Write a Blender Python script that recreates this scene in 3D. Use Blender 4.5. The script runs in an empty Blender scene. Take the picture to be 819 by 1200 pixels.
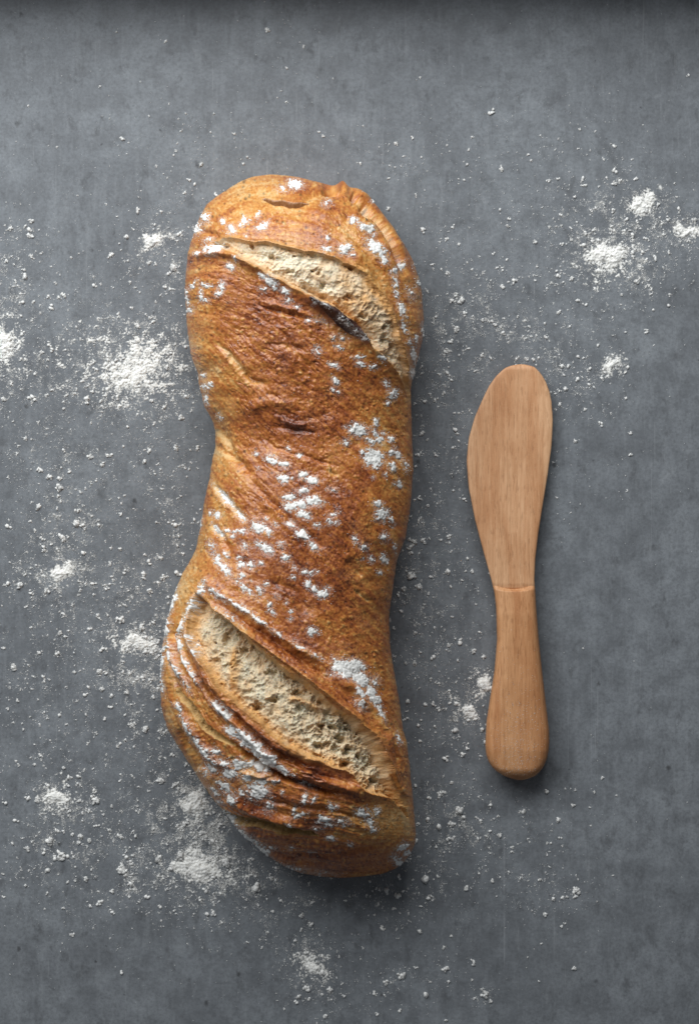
import bpy, math
import numpy as np

# ------------------------------------------------------------------ camera, world, lamps, exposure
C = bpy.context.scene
COL = C.collection
K = 0.36e-3            # metres per photo pixel on the tabletop
H = 0.75               # camera height above the tabletop

cam = bpy.data.cameras.new("camera")
cam_o = bpy.data.objects.new("camera", cam)
COL.objects.link(cam_o)
cam_o.location = (0, 0, H)
cam.sensor_fit = 'VERTICAL'
cam.sensor_height = 36.0
cam.lens = 36.0 * H / (1200 * K)
cam.clip_start = 0.01
cam.clip_end = 20
cam.dof.use_dof = True
cam.dof.focus_distance = H - 0.040
cam.dof.aperture_fstop = 10.0
C.camera = cam_o

W = bpy.data.worlds.new("World")
C.world = W
W.use_nodes = True
bg = W.node_tree.nodes['Background']
bg.inputs[0].default_value = (0.78, 0.84, 0.92, 1)
bg.inputs[1].default_value = 0.115

def area(name, loc, target, sx, sy, power, col):
    from mathutils import Vector
    l = bpy.data.lights.new(name, 'AREA')
    l.shape = 'RECTANGLE'; l.size = sx; l.size_y = sy
    l.energy = power; l.color = col
    o = bpy.data.objects.new(name, l); COL.objects.link(o)
    o.location = loc
    d = Vector(target) - Vector(loc)
    o.rotation_euler = d.to_track_quat('-Z', 'Y').to_euler()
    return o
area("window_light", (-0.25, 0.62, 0.52), (-0.04, 0.06, 0.0), 1.05, 0.52, 12.6, (0.95, 0.98, 1.0))

C.view_settings.view_transform = 'Standard'
C.view_settings.look = 'None'
C.view_settings.exposure = 0.0
C.view_settings.gamma = 1.0
C.view_settings.use_curve_mapping = False
C.render.engine = 'CYCLES'
C.cycles.max_bounces = 6
C.cycles.use_denoising = True

# ------------------------------------------------------------------ numeric helpers
RNG = np.random.default_rng(11)
_perm = np.random.default_rng(5).permutation(4096)
_ga = np.random.default_rng(6).random(4096) * 2 * np.pi
_gx, _gy = np.cos(_ga), np.sin(_ga)
_r1 = np.random.default_rng(7).random(4096)
_r2 = np.random.default_rng(8).random(4096)

def hsh(i, j):
    return _perm[(_perm[i & 4095] + j) & 4095]

def perlin(x, y, seed=0):
    x = np.asarray(x, float) + seed * 37.31; y = np.asarray(y, float) + seed * 17.77
    xi = np.floor(x).astype(int); yi = np.floor(y).astype(int)
    fx = x - xi; fy = y - yi
    u = fx**3 * (fx * (fx * 6 - 15) + 10); v = fy**3 * (fy * (fy * 6 - 15) + 10)
    def g(a, b):
        h = hsh(xi + a, yi + b)
        return _gx[h] * (fx - a) + _gy[h] * (fy - b)
    n0 = g(0, 0) * (1 - u) + g(1, 0) * u
    n1 = g(0, 1) * (1 - u) + g(1, 1) * u
    return 1.5 * (n0 * (1 - v) + n1 * v)

def fbm(x, y, oct=4, seed=0, gain=0.5):
    s = 0; a = 1.0; t = 0
    for o in range(oct):
        s = s + a * perlin(x * 2**o, y * 2**o, seed + o * 3); t += a; a *= gain
    return s / t * 1.3

def worley(x, y, seed=0):
    x = np.asarray(x, float) + seed * 31.7; y = np.asarray(y, float) + seed * 13.9
    xi = np.floor(x).astype(int); yi = np.floor(y).astype(int)
    f1 = np.full(x.shape, 9.0); f2 = np.full(x.shape, 9.0); idr = np.zeros(x.shape)
    for a in (-1, 0, 1):
        for b in (-1, 0, 1):
            h = hsh(xi + a, yi + b)
            d = np.hypot(xi + a + _r1[h] - x, yi + b + _r2[h] - y)
            near = d < f1
            f2 = np.where(near, f1, np.minimum(f2, d))
            idr = np.where(near, _r1[(h * 7 + 3) & 4095], idr)
            f1 = np.minimum(f1, d)
    return f1, f2, idr

def sstep(a, b, x):
    t = np.clip((x - a) / (b - a), 0, 1)
    return t * t * (3 - 2 * t)

def smooth_poly(pts, n=10):
    p = np.array(pts, float)
    q = np.vstack([2 * p[0] - p[1], p, 2 * p[-1] - p[-2]])
    out = []
    for i in range(1, len(q) - 2):
        t = np.linspace(0, 1, n, endpoint=False)[:, None]
        a, b, c, d = q[i - 1], q[i], q[i + 1], q[i + 2]
        out.append(0.5 * (2 * b + (c - a) * t + (2 * a - 5 * b + 4 * c - d) * t**2 + (3 * b - a - 3 * c + d) * t**3))
    out.append(p[-1:])
    return np.vstack(out)

def poly_dist(X, Y, pts):
    """distance to an open polyline and the 0..1 position along it"""
    p = np.array(pts, float)
    L = np.r_[0, np.cumsum(np.hypot(*np.diff(p, axis=0).T))]
    best = np.full(X.shape, 1e9); tt = np.zeros(X.shape)
    for i in range(len(p) - 1):
        ax, ay = p[i]; dx, dy = p[i + 1] - p[i]
        l2 = dx * dx + dy * dy + 1e-9
        t = np.clip(((X - ax) * dx + (Y - ay) * dy) / l2, 0, 1)
        d = np.hypot(X - ax - t * dx, Y - ay - t * dy)
        m = d < best
        best = np.where(m, d, best)
        tt = np.where(m, (L[i] + t * (L[i + 1] - L[i])) / L[-1], tt)
    return best, tt

def inside(X, Y, pts):
    p = np.array(pts, float); r = np.zeros(X.shape, bool)
    for i in range(len(p)):
        x0, y0 = p[i]; x1, y1 = p[(i + 1) % len(p)]
        if y0 == y1: continue
        c = ((y0 > Y) != (y1 > Y)) & (X < (x1 - x0) * (Y - y0) / (y1 - y0) + x0)
        r ^= c
    return r

def mesh_obj(name, V, F, mat, parent=None, attrs=None, smooth=True):
    V = np.ascontiguousarray(V, dtype=np.float32); F = np.asarray(F, dtype=np.int32)
    me = bpy.data.meshes.new(name)
    n = F.shape[1]
    me.vertices.add(len(V)); me.vertices.foreach_set('co', V.ravel())
    me.loops.add(F.size); me.loops.foreach_set('vertex_index', F.ravel())
    me.polygons.add(len(F))
    me.polygons.foreach_set('loop_start', np.arange(0, F.size, n, dtype=np.int32))
    me.polygons.foreach_set('use_smooth', np.full(len(F), smooth))
    for k, a in (attrs or {}).items():
        a = np.asarray(a, np.float32)
        if a.ndim == 2:
            at = me.attributes.new(k, 'FLOAT_COLOR', 'POINT')
            at.data.foreach_set('color', np.c_[a, np.ones(len(a), np.float32)].astype(np.float32).ravel())
        else:
            at = me.attributes.new(k, 'FLOAT', 'POINT'); at.data.foreach_set('value', a)
    me.update(calc_edges=True); me.validate()
    me.materials.append(mat)
    o = bpy.data.objects.new(name, me); COL.objects.link(o)
    if parent: o.parent = parent
    return o

def tag(o, label=None, cat=None, group=None, kind=None):
    for k, v in (('label', label), ('category', cat), ('group', group), ('kind', kind)):
        if v: o[k] = v
    return o

def to_world(px, py, zmm):
    z = zmm * 1e-3
    f = K * (H - z) / H
    return np.stack([(px - 409.5) * f, (600 - py) * f, z], -1)

# ------------------------------------------------------------------ material helpers
def mat_new(name):
    m = bpy.data.materials.new(name); m.use_nodes = True
    nt = m.node_tree
    return m, nt, nt.nodes['Principled BSDF']

def nd(nt, t, **kw):
    n = nt.nodes.new(t)
    for k, v in kw.items():
        if k.startswith('i_'):
            n.inputs[k[2:].replace('_', ' ')].default_value = v
        else:
            setattr(n, k, v)
    return n

def mixc(nt, fac, a, b, mode='MIX'):
    n = nt.nodes.new('ShaderNodeMix'); n.data_type = 'RGBA'; n.blend_type = mode
    for s, v in ((n.inputs[0], fac), (n.inputs[6], a), (n.inputs[7], b)):
        if isinstance(v, (int, float)): s.default_value = v
        elif isinstance(v, tuple): s.default_value = v if len(v) == 4 else v + (1,)
        else: nt.links.new(v, s)
    return n.outputs[2]

def ramp(nt, src, pts):
    n = nt.nodes.new('ShaderNodeMapRange'); n.interpolation_type = 'SMOOTHSTEP'
    n.inputs[1].default_value, n.inputs[2].default_value, n.inputs[3].default_value, n.inputs[4].default_value = pts
    nt.links.new(src, n.inputs[0])
    return n.outputs[0]

def coords(nt, scale=(1, 1, 1), rot=(0, 0, 0)):
    """object coordinates counted in photo pixels on the table (0.36 mm)"""
    tc = nt.nodes.new('ShaderNodeTexCoord'); mp = nt.nodes.new('ShaderNodeMapping')
    mp.inputs['Scale'].default_value = tuple(s / K for s in scale)
    mp.inputs['Rotation'].default_value = rot
    nt.links.new(tc.outputs['Object'], mp.inputs[0])
    return mp.outputs[0]

def noise(nt, vec, scale, detail=4, rough=0.55, dist=0.0):
    n = nd(nt, 'ShaderNodeTexNoise')
    n.inputs['Scale'].default_value = scale; n.inputs['Detail'].default_value = detail
    n.inputs['Roughness'].default_value = rough; n.inputs['Distortion'].default_value = dist
    nt.links.new(vec, n.inputs['Vector'])
    return n.outputs['Fac']

def bump(nt, bsdf, h, strength, dist):
    b = nd(nt, 'ShaderNodeBump'); b.inputs['Strength'].default_value = strength; b.inputs['Distance'].default_value = dist
    nt.links.new(h, b.inputs['Height']); nt.links.new(b.outputs[0], bsdf.inputs['Normal'])

def concrete_mat():
    m, nt, p = mat_new('grey_slate_surface')
    iso = coords(nt); streak = coords(nt, (1, 0.16, 1))
    big = noise(nt, iso, 0.007, 6, 0.65, 0.2)
    mid = noise(nt, iso, 0.034, 9, 0.74, 0.25)
    blot = noise(nt, coords(nt, (1, 0.7, 1), (0, 0, 0.3)), 0.050, 8, 0.74, 0.2)
    fine = noise(nt, iso, 0.26, 6, 0.78)
    stre = noise(nt, streak, 0.11, 6, 0.68, 0.4)
    pit = noise(nt, iso, 0.075, 3, 0.5, 0.3)
    scr = noise(nt, coords(nt, (1, 0.03, 1), (0, 0, 0.05)), 0.22, 3, 0.6)
    c = mixc(nt, ramp(nt, big, (0.32, 0.68, 0, 1)), (0.164, 0.175, 0.188), (0.228, 0.244, 0.260))
    c = mixc(nt, ramp(nt, mid, (0.36, 0.60, 0.66, 0.0)), c, (0.120, 0.127, 0.136))
    c = mixc(nt, ramp(nt, mid, (0.55, 0.75, 0.0, 0.45)), c, (0.276, 0.289, 0.300))
    c = mixc(nt, ramp(nt, blot, (0.32, 0.47, 0.72, 0.0)), c, (0.092, 0.096, 0.102))
    c = mixc(nt, ramp(nt, stre, (0.50, 0.74, 0.0, 0.32)), c, (0.288, 0.304, 0.318))
    c = mixc(nt, ramp(nt, stre, (0.26, 0.46, 0.40, 0.0)), c, (0.100, 0.106, 0.112))
    c = mixc(nt, ramp(nt, fine, (0.30, 0.58, 0.50, 0.0)), c, (0.084, 0.089, 0.094))
    c = mixc(nt, ramp(nt, fine, (0.56, 0.80, 0.0, 0.40)), c, (0.336, 0.345, 0.356))
    c = mixc(nt, ramp(nt, scr, (0.66, 0.72, 0.0, 0.25)), c, (0.320, 0.329, 0.339))
    c = mixc(nt, ramp(nt, pit, (0.225, 0.275, 0.75, 0.0)), c, (0.040, 0.041, 0.044))
    # sparse dark specks, and thin pale scratches
    vo = nd(nt, 'ShaderNodeTexVoronoi'); vo.inputs['Scale'].default_value = 0.024
    nt.links.new(coords(nt, (1, 0.8, 1)), vo.inputs['Vector'])
    sep = nd(nt, 'ShaderNodeSeparateColor'); nt.links.new(vo.outputs['Color'], sep.inputs[0])
    wob = nd(nt, 'ShaderNodeMath', operation='MULTIPLY_ADD'); nt.links.new(fine, wob.inputs[0]); wob.inputs[1].default_value = 0.16; nt.links.new(vo.outputs['Distance'], wob.inputs[2])
    gate = nd(nt, 'ShaderNodeMath', operation='MULTIPLY')
    nt.links.new(ramp(nt, wob.outputs[0], (0.10, 0.17, 0.85, 0.0)), gate.inputs[0]); nt.links.new(ramp(nt, sep.outputs[0], (0.55, 0.75, 0.0, 1.0)), gate.inputs[1])
    c = mixc(nt, gate.outputs[0], c, (0.055, 0.056, 0.058))
    for sy, rot, sd in ((0.008, 0.12, 0.30), (0.010, -0.35, 0.26), (0.008, 1.1, 0.24)):
        l1 = noise(nt, coords(nt, (1, sy, 1), (0, 0, rot)), sd, 1, 0.5)
        l2 = noise(nt, coords(nt, (1, 1, 1), (0, 0, rot)), 0.008, 2, 0.5)
        g2 = nd(nt, 'ShaderNodeMath', operation='MULTIPLY')
        nt.links.new(ramp(nt, l1, (0.735, 0.77, 0.0, 0.22)), g2.inputs[0]); nt.links.new(ramp(nt, l2, (0.50, 0.60, 0.0, 1.0)), g2.inputs[1])
        c = mixc(nt, g2.outputs[0], c, (0.40, 0.41, 0.42))
    nt.links.new(c, p.inputs['Base Color'])
    nt.links.new(ramp(nt, mid, (0.3, 0.7, 0.52, 0.74)), p.inputs['Roughness'])
    p.inputs['Specular IOR Level'].default_value = 0.3
    bump(nt, p, mixc(nt, 0.4, fine, mid), 0.35, 0.0004)
    return m

def flour_mat():
    m, nt, p = mat_new('white_flour')
    n = noise(nt, coords(nt), 0.5, 3, 0.6)
    c = mixc(nt, ramp(nt, n, (0.3, 0.7, 0, 1)), (0.80, 0.78, 0.73), (0.88, 0.87, 0.835))
    nt.links.new(c, p.inputs['Base Color'])
    p.inputs['Roughness'].default_value = 0.95
    p.inputs['Specular IOR Level'].default_value = 0.1
    bump(nt, p, n, 0.4, 0.0003)
    p.inputs['Subsurface Weight'].default_value = 0.6; p.inputs['Subsurface Scale'].default_value = 0.0012
    p.inputs['Subsurface Radius'].default_value = (1, 1, 1)
    return m

def bread_mat(name, rough, spec, bumpd, coat=0.0):
    m, nt, p = mat_new(name)
    at = nd(nt, 'ShaderNodeAttribute'); at.attribute_name = 'albedo'
    v = coords(nt)
    n1 = noise(nt, v, 0.55, 4, 0.65); n2 = noise(nt, v, 0.16, 4, 0.6)
    c = mixc(nt, ramp(nt, n1, (0.32, 0.60, 0.26, 0.0)), at.outputs['Color'], (0.45, 0.36, 0.30), 'MULTIPLY')
    c = mixc(nt, ramp(nt, n1, (0.58, 0.78, 0.0, 0.22)), c, (0.70, 0.42, 0.17))
    c = mixc(nt, ramp(nt, n2, (0.30, 0.55, 0.30, 0.0)), c, (0.55, 0.42, 0.34), 'MULTIPLY')
    nt.links.new(c, p.inputs['Base Color'])
    nt.links.new(ramp(nt, n2, (0.3, 0.7, rough - 0.08, rough + 0.12)), p.inputs['Roughness'])
    p.inputs['Specular IOR Level'].default_value = spec
    bump(nt, p, n1, 0.5, bumpd)
    return m

def crumb_mat():
    m, nt, p = mat_new('open_crumb')
    at = nd(nt, 'ShaderNodeAttribute'); at.attribute_name = 'albedo'
    v = coords(nt)
    n1 = noise(nt, v, 0.45, 4, 0.6, 0.8); n2 = noise(nt, v, 0.12, 4, 0.6)
    c = mixc(nt, ramp(nt, n1, (0.30, 0.52, 0.28, 0.0)), at.outputs['Color'], (0.62, 0.54, 0.44), 'MULTIPLY')
    c = mixc(nt, ramp(nt, n1, (0.55, 0.75, 0.0, 0.35)), c, (0.80, 0.70, 0.50))
    nt.links.new(c, p.inputs['Base Color'])
    p.inputs['Roughness'].default_value = 0.7; p.inputs['Specular IOR Level'].default_value = 0.25
    p.inputs['Subsurface Weight'].default_value = 0.35; p.inputs['Subsurface Scale'].default_value = 0.0012
    p.inputs['Subsurface Radius'].default_value = (1.0, 0.7, 0.4)
    bump(nt, p, n1, 0.45, 0.0006)
    return m

def wood_mat(name='beech_wood', darken=0.0):
    m, nt, p = mat_new(name)
    rot = (0, 0, math.radians(0))
    g = coords(nt, (1, 0.03, 1), rot); f = coords(nt, (1, 0.13, 1), rot); iso = coords(nt)
    band = noise(nt, g, 0.050, 4, 0.6, 0.6); fib = noise(nt, g, 0.42, 4, 0.65)
    fleck = noise(nt, f, 0.62, 1.0, 0.5); flk2 = noise(nt, coords(nt, (1, 0.09, 1), rot), 0.40, 1.0, 0.5); fine = noise(nt, iso, 0.7, 3, 0.6)
    c = mixc(nt, ramp(nt, band, (0.34, 0.66, 0, 1)), (0.56, 0.275, 0.130), (0.72, 0.425, 0.235))
    c = mixc(nt, ramp(nt, fib, (0.32, 0.62, 0.45, 0.0)), c, (0.40, 0.19, 0.08))
    c = mixc(nt, ramp(nt, fib, (0.55, 0.75, 0.0, 0.35)), c, (0.74, 0.49, 0.28))
    c = mixc(nt, ramp(nt, fleck, (0.30, 0.42, 0.36, 0.0)), c, (0.27, 0.12, 0.05))
    c = mixc(nt, ramp(nt, flk2, (0.27, 0.35, 0.28, 0.0)), c, (0.25, 0.11, 0.045))
    c = mixc(nt, ramp(nt, fine, (0.5, 0.8, 0.0, 0.22)), c, (0.78, 0.56, 0.36))
    c = mixc(nt, darken, c, (0.82, 0.70, 0.56), 'MULTIPLY')  # darker, more orange tone by this factor, used for the handle
    c = mixc(nt, ramp(nt, noise(nt, iso, 0.03, 4, 0.6), (0.4, 0.7, 0.0, 0.30)), c, (0.72, 0.58, 0.46), 'MULTIPLY')
    nt.links.new(c, p.inputs['Base Color'])
    p.inputs['Roughness'].default_value = 0.52
    p.inputs['Specular IOR Level'].default_value = 0.35
    bump(nt, p, fleck, 0.25, 0.0003)
    return m

def powder_mat(name, gain, top):
    """flour that thins out to nothing at the rim of its layer: 'cover' is how thick it lies"""
    m = M_FLOUR.copy(); m.name = name
    nt = m.node_tree; p = nt.nodes['Principled BSDF']
    at = nd(nt, 'ShaderNodeAttribute'); at.attribute_name = 'cover'
    n = noise(nt, coords(nt), 0.42, 4, 0.68)
    a = nd(nt, 'ShaderNodeMath', operation='MULTIPLY_ADD'); nt.links.new(n, a.inputs[0]); a.inputs[1].default_value = 2.4; nt.links.new(at.outputs['Fac'], a.inputs[2])
    b = nd(nt, 'ShaderNodeMath', operation='SUBTRACT'); nt.links.new(a.outputs[0], b.inputs[0]); b.inputs[1].default_value = 1.2
    nt.links.new(ramp(nt, b.outputs[0], (0.0, gain, 0.0, top)), p.inputs['Alpha'])
    return m
M_TABLE = concrete_mat(); M_FLOUR = flour_mat(); M_WOOD = wood_mat(); M_GRIP = wood_mat('darker_beech_wood', 0.75)
M_POWDER = powder_mat('flour_powder', 0.45, 1.0); M_FILM = powder_mat('flour_film', 0.7, 0.75)
M_CRUST = bread_mat('baked_crust', 0.33, 0.6, 0.00035)
M_CRUMB = crumb_mat()

# ------------------------------------------------------------------ the surface, and an unseen low rim added to shade its far edge
def box(x0, x1, y0, y1, z0, z1):
    V = np.array([[x, y, z] for z in (z0, z1) for y in (y0, y1) for x in (x0, x1)])
    F = [(0, 2, 3, 1), (4, 5, 7, 6), (0, 1, 5, 4), (2, 6, 7, 3), (0, 4, 6, 2), (1, 3, 7, 5)]
    return V, F
EDGE = 0.234
V, F = box(-0.75, 0.75, -0.75, 0.26, -0.03, 0.0)
tag(mesh_obj('tabletop', V, F, M_TABLE, smooth=False), kind='structure')
V, F = box(-0.75, 0.75, EDGE, 0.2575, 0.0004, 0.042)  # added out of view, only to cast the soft dark band
tag(mesh_obj('added_shade_rim', V, F, M_TABLE, smooth=False), kind='structure')

# ------------------------------------------------------------------ the loaf: outline traced on the tabletop, in photo pixels
LEFT = [(205, 312), (207, 296), (212, 283), (219, 271), (229, 256), (240, 242), (252, 236), (265, 230), (282, 224.5), (298, 220), (320, 218), (344, 217),
        (377, 219), (414, 223.6), (439, 232), (456, 234.5), (477, 240), (492, 249), (507, 252), (523, 252.5), (541, 249), (560, 246), (598, 238), (643, 230.5),
        (660, 221), (672, 214), (694, 205), (720, 199), (740, 193.5), (769, 189), (800, 188), (828, 189), (852, 196), (878, 211), (907, 230), (940, 252),
        (974, 281), (1003, 314), (1016, 335), (1023, 352), (1027, 375)]
RIGHT = [(205, 325), (206, 338), (208, 352), (210.8, 362), (214, 376), (220, 398), (222, 418), (230, 431), (237, 437), (252, 449), (269, 462), (287, 474), (306, 484.5), (326, 491),
         (348, 494.5), (377, 496.5), (392, 495.5), (406, 493), (426, 488), (443, 483.5), (456, 481), (473, 481), (515, 483), (548, 484), (594, 481), (631, 475),
         (656, 465), (689, 460), (723, 456), (752, 456.5), (789, 462), (818, 467), (856, 472), (870, 476.5), (903, 480.5), (953, 485), (978, 487), (990, 485.5),
         (1000, 481), (1010, 474), (1018, 463), (1024, 448), (1027, 425)]
YT, YB = 204.6, 1028.6
NR, NT, NU = 1180, 470, 44
tv = np.linspace(0, 1, NR)
yv = YT + (YB - YT) * (0.5 - 0.5 * np.cos(np.pi * (tv * 0.94 + 0.03))) if False else None
a = np.linspace(-1, 1, NR)
ya = np.sign(a) * (1 - (1 - np.abs(a))**1.35)          # rows a little closer at both ends
yv = (YT + YB) / 2 + ya * (YB - YT) / 2
def edge(tab, extra):
    t = np.array(tab); return np.interp(yv, np.r_[YT, t[:, 0], YB], np.r_[extra[0], t[:, 1], extra[1]])
def sm(v, n):
    k = np.hanning(n + 2)[1:-1]; k /= k.sum()
    return np.convolve(np.pad(v, n // 2, mode='edge'), k, 'valid')[:len(v)]
xl = sm(edge(LEFT, (317, 400)), 7) + 1.0 * fbm(yv / 14, yv * 0, 3, 1) * sstep(YT, YT + 30, yv) * sstep(YB, YB - 30, yv)
xr = sm(edge(RIGHT, (318, 401)), 7) + 0.7 * fbm(yv / 16, yv * 0 + 5, 3, 2) * sstep(YT, YT + 30, yv) * sstep(YB, YB - 30, yv)
xc = (xl + xr) / 2; hw = np.maximum((xr - xl) / 2, 0.4)
endt = np.clip((yv - YT) / 105, 0, 1); endb = np.clip((YB - yv) / 120, 0, 1)
cap = np.sqrt(np.clip(1 - (1 - endt)**2.2, 0, 1)) * np.sqrt(np.clip(1 - (1 - endb)**2.0, 0, 1))
Hc = (52 + 3 * np.exp(-((yv - 330) / 110)**2) - 3.5 * np.exp(-((yv - 520) / 70)**2) + 3 * np.exp(-((yv - 840) / 110)**2)) * np.maximum(cap, 0.02)
ZM = 0.36 * np.maximum(Hc, 24) * np.sqrt(np.maximum(cap, 0.02)) * 0 + 0.34 * Hc + 6 * (1 - cap)
Hc = np.maximum(Hc, ZM + 0.4)
u = np.linspace(0, 1, NT)
ph = 0.45 * (np.pi * (1 - u)) + 0.55 * np.arccos(np.clip(2 * u - 1, -1, 1))       # left (pi) to right (0), over the top
ph2 = -np.linspace(0, np.pi, NU + 2)[1:-1]                                         # underneath, right to left
phi = np.r_[ph, ph2]
cs, sn = np.cos(phi), np.sin(phi)
pw = lambda v, e: np.sign(v) * np.abs(v)**e
up = sn >= -1e-9
PX = xc[:, None] + hw[:, None] * np.where(up, pw(cs, 0.93), pw(cs, 0.55))[None, :]
PY = np.repeat(yv[:, None], len(phi), 1)
PZ = np.where(up[None, :], ZM[:, None] + (Hc - ZM)[:, None] * pw(np.abs(sn), 0.86)[None, :],
              ZM[:, None] * (1 - pw(np.abs(sn), 0.75))[None, :] + 0.0)
PZ = np.maximum(PZ, 0.15)

# ------------------------------------------------------------------ relief and colour maps of the loaf, over its plan
S = 1.5                                                       # samples per photo pixel
X0, Y0 = 176, 196
gx = np.arange(X0, 510, 1 / S); gy = np.arange(Y0, 1040, 1 / S)
GX, GY = np.meshgrid(gx, gy)
w1 = fbm(GX / 13, GY / 13, 4, 3); w2 = fbm(GX / 13, GY / 13, 4, 9)
WX, WY = GX + 2.6 * w1, GY + 2.6 * w2                         # ragged edges
w3 = fbm(GX / 4, GY / 4, 3, 14)
# -- the strands: a field whose level lines run along the twist
STR = [(200, [(398, 210), (425, 228), (452, 258), (478, 300), (494, 350)]),
       (240, [(240, 262), (275, 240), (310, 234), (355, 244), (400, 262), (440, 300), (470, 345), (488, 400)]),
       (292, [(235, 272), (262, 283), (300, 286), (345, 293), (390, 303), (425, 325), (450, 355), (468, 395), (480, 440)]),
       (341, [(222, 300), (250, 292), (275, 300), (310, 318), (345, 338), (380, 360), (410, 385), (440, 415), (472, 455)]),
       (420, [(222, 360), (262, 362), (310, 385), (365, 425), (420, 470), (480, 540)]),
       (495, [(240, 385), (254, 400), (275, 422), (296, 446), (340, 480), (400, 530), (478, 610)]),
       (600, [(252, 500), (290, 545), (350, 600), (420, 660), (455, 700)]),
       (680, [(246, 558), (262, 582), (290, 612), (330, 655), (390, 715), (455, 780)]),
       (763, [(232, 672), (252, 694), (270, 704), (305, 730), (345, 758), (385, 785), (420, 815), (445, 850), (468, 900)]),
       (800, [(236, 702), (262, 728), (300, 756), (340, 786), (375, 815), (405, 840), (430, 865), (450, 900), (470, 945)]),
       (872, [(228, 712), (224, 738), (234, 766), (252, 792), (272, 816), (302, 846), (342, 872), (378, 890), (412, 906), (446, 931), (474, 950)]),
       (910, [(236, 692), (222, 712), (212, 742), (218, 775), (235, 807), (264, 850), (300, 880), (334, 906), (378, 926), (420, 942)]),
       (950, [(204, 702), (197, 740), (203, 770), (217, 806), (236, 866), (262, 915), (300, 945), (360, 962), (430, 975), (480, 975)]),
       (985, [(192, 760), (194, 810), (206, 845), (225, 890), (249, 937), (280, 963), (322, 974), (370, 981), (430, 995)])]
sp, sv = [], []
for lv, pl in STR:
    for q in pl: sp.append(q); sv.append(lv)
sp = np.array(sp, float) / 100; sv = np.array(sv, float)
def tps(r2): return 0.5 * r2 * np.log(r2 + 1e-9)
D2 = ((sp[:, None] - sp[None])**2).sum(-1)
A = np.zeros((len(sp) + 3,) * 2); A[:-3, :-3] = tps(D2) + np.eye(len(sp)) * 0.02
A[:-3, -3:] = np.c_[np.ones(len(sp)), sp]; A[-3:, :-3] = A[:-3, -3:].T
wt = np.linalg.solve(A, np.r_[sv, 0, 0, 0])
lx, ly = np.arange(X0, 514, 4.0), np.arange(Y0, 1044, 4.0)
LX, LY = np.meshgrid(lx, ly)
SL = wt[-3] + wt[-2] * LX / 100 + wt[-1] * LY / 100
for i in range(len(sp)):
    SL += wt[i] * tps((LX / 100 - sp[i, 0])**2 + (LY / 100 - sp[i, 1])**2)
def bil(T, x, y, ox, oy, sc):
    fx = np.clip((x - ox) * sc, 0, T.shape[1] - 1.001); fy = np.clip((y - oy) * sc, 0, T.shape[0] - 1.001)
    xi = fx.astype(int); yi = fy.astype(int); fx = fx - xi; fy = fy - yi
    if T.ndim == 3: fx, fy = fx[..., None], fy[..., None]
    return (T[yi, xi] * (1 - fx) + T[yi, xi + 1] * fx) * (1 - fy) + (T[yi + 1, xi] * (1 - fx) + T[yi + 1, xi + 1] * fx) * fy
SF = bil(SL, GX, GY, X0, Y0, 0.25)
TF = 0.77 * GX + 0.64 * GY

def line(pts, amp, wid, wx=WX, wy=WY, taper=True):
    d, t = poly_dist(wx, wy, smooth_poly(pts, 6))
    e = np.clip(np.minimum(t, 1 - t) * 5, 0, 1) if taper else 1.0
    return 1.0 * amp * np.exp(-(d / wid)**2) * (e if taper else 1.0)

# the two wide openings and the narrow ones
UP_U = [(250, 284), (262, 281), (300, 284), (345, 292), (380, 299), (402, 306), (428, 322), (450, 350), (464, 385), (474, 420), (480, 452), (479, 468)]
UP_L = [(250, 287), (270, 294), (290, 305), (318, 321), (345, 336), (366, 349), (392, 360), (412, 376), (432, 398), (446, 414), (458, 430), (470, 452), (478, 470)]
LO_U = [(229, 694), (244, 708), (262, 724), (282, 740), (304, 757), (330, 778), (358, 800), (384, 820), (408, 838), (430, 858), (446, 880), (456, 908), (466, 932), (478, 955)]
LO_L = [(229, 696), (225, 715), (221, 738), (228, 760), (242, 782), (256, 803), (276, 824), (302, 846), (326, 866), (352, 884), (388, 898), (408, 906), (420, 922), (442, 930), (460, 938), (478, 957)]
uu, ul, lu, ll = [smooth_poly(p, 6) for p in (UP_U, UP_L, LO_U, LO_L)]
RX, RY = GX + 1.1 * w1 + 3.6 * fbm(GX / 34, GY / 34, 3, 15) + 0.55 * w3, GY + 1.1 * w2 + 3.6 * fbm(GX / 34, GY / 34, 3, 18) + 0.55 * fbm(GX / 4, GY / 4, 3, 19)
in_up = inside(RX, RY, np.vstack([uu, ul[::-1]])); in_lo = inside(RX, RY, np.vstack([lu, ll[::-1]]))
d_uu, t_uu = poly_dist(RX, RY, uu); d_ul, t_ul = poly_dist(RX, RY, ul)
d_lu, t_lu = poly_dist(RX, RY, lu); d_ll, t_ll = poly_dist(RX, RY, ll)
GAP_B = smooth_poly([(240, 925), (250, 938), (265, 952), (282, 962), (304, 967), (326, 969), (348, 975), (374, 980)], 5)     # gap low on the end
GAP_S = smooth_poly([(206, 806), (216, 818), (228, 834), (242, 852), (258, 864), (276, 877)], 5)                         # strip between strands
d_gb, t_gb = poly_dist(RX, RY, GAP_B); d_gs, t_gs = poly_dist(RX, RY, GAP_S)
wgb = 5.5 * np.sqrt(np.clip(np.sin(np.pi * np.clip(t_gb, 0, 1)), 0, 1)); wgs = 5.5 * np.sqrt(np.clip(np.sin(np.pi * t_gs), 0, 1))
in_gb = d_gb < wgb; in_gs = d_gs < wgs
SLIT = smooth_poly([(310, 230), (322, 236), (338, 239), (352, 240), (362, 238)], 5)
d_sl, t_sl = poly_dist(RX, RY, SLIT); in_sl = d_sl < 4.4 * np.sqrt(np.clip(np.sin(np.pi * t_sl), 0, 1))

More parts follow.
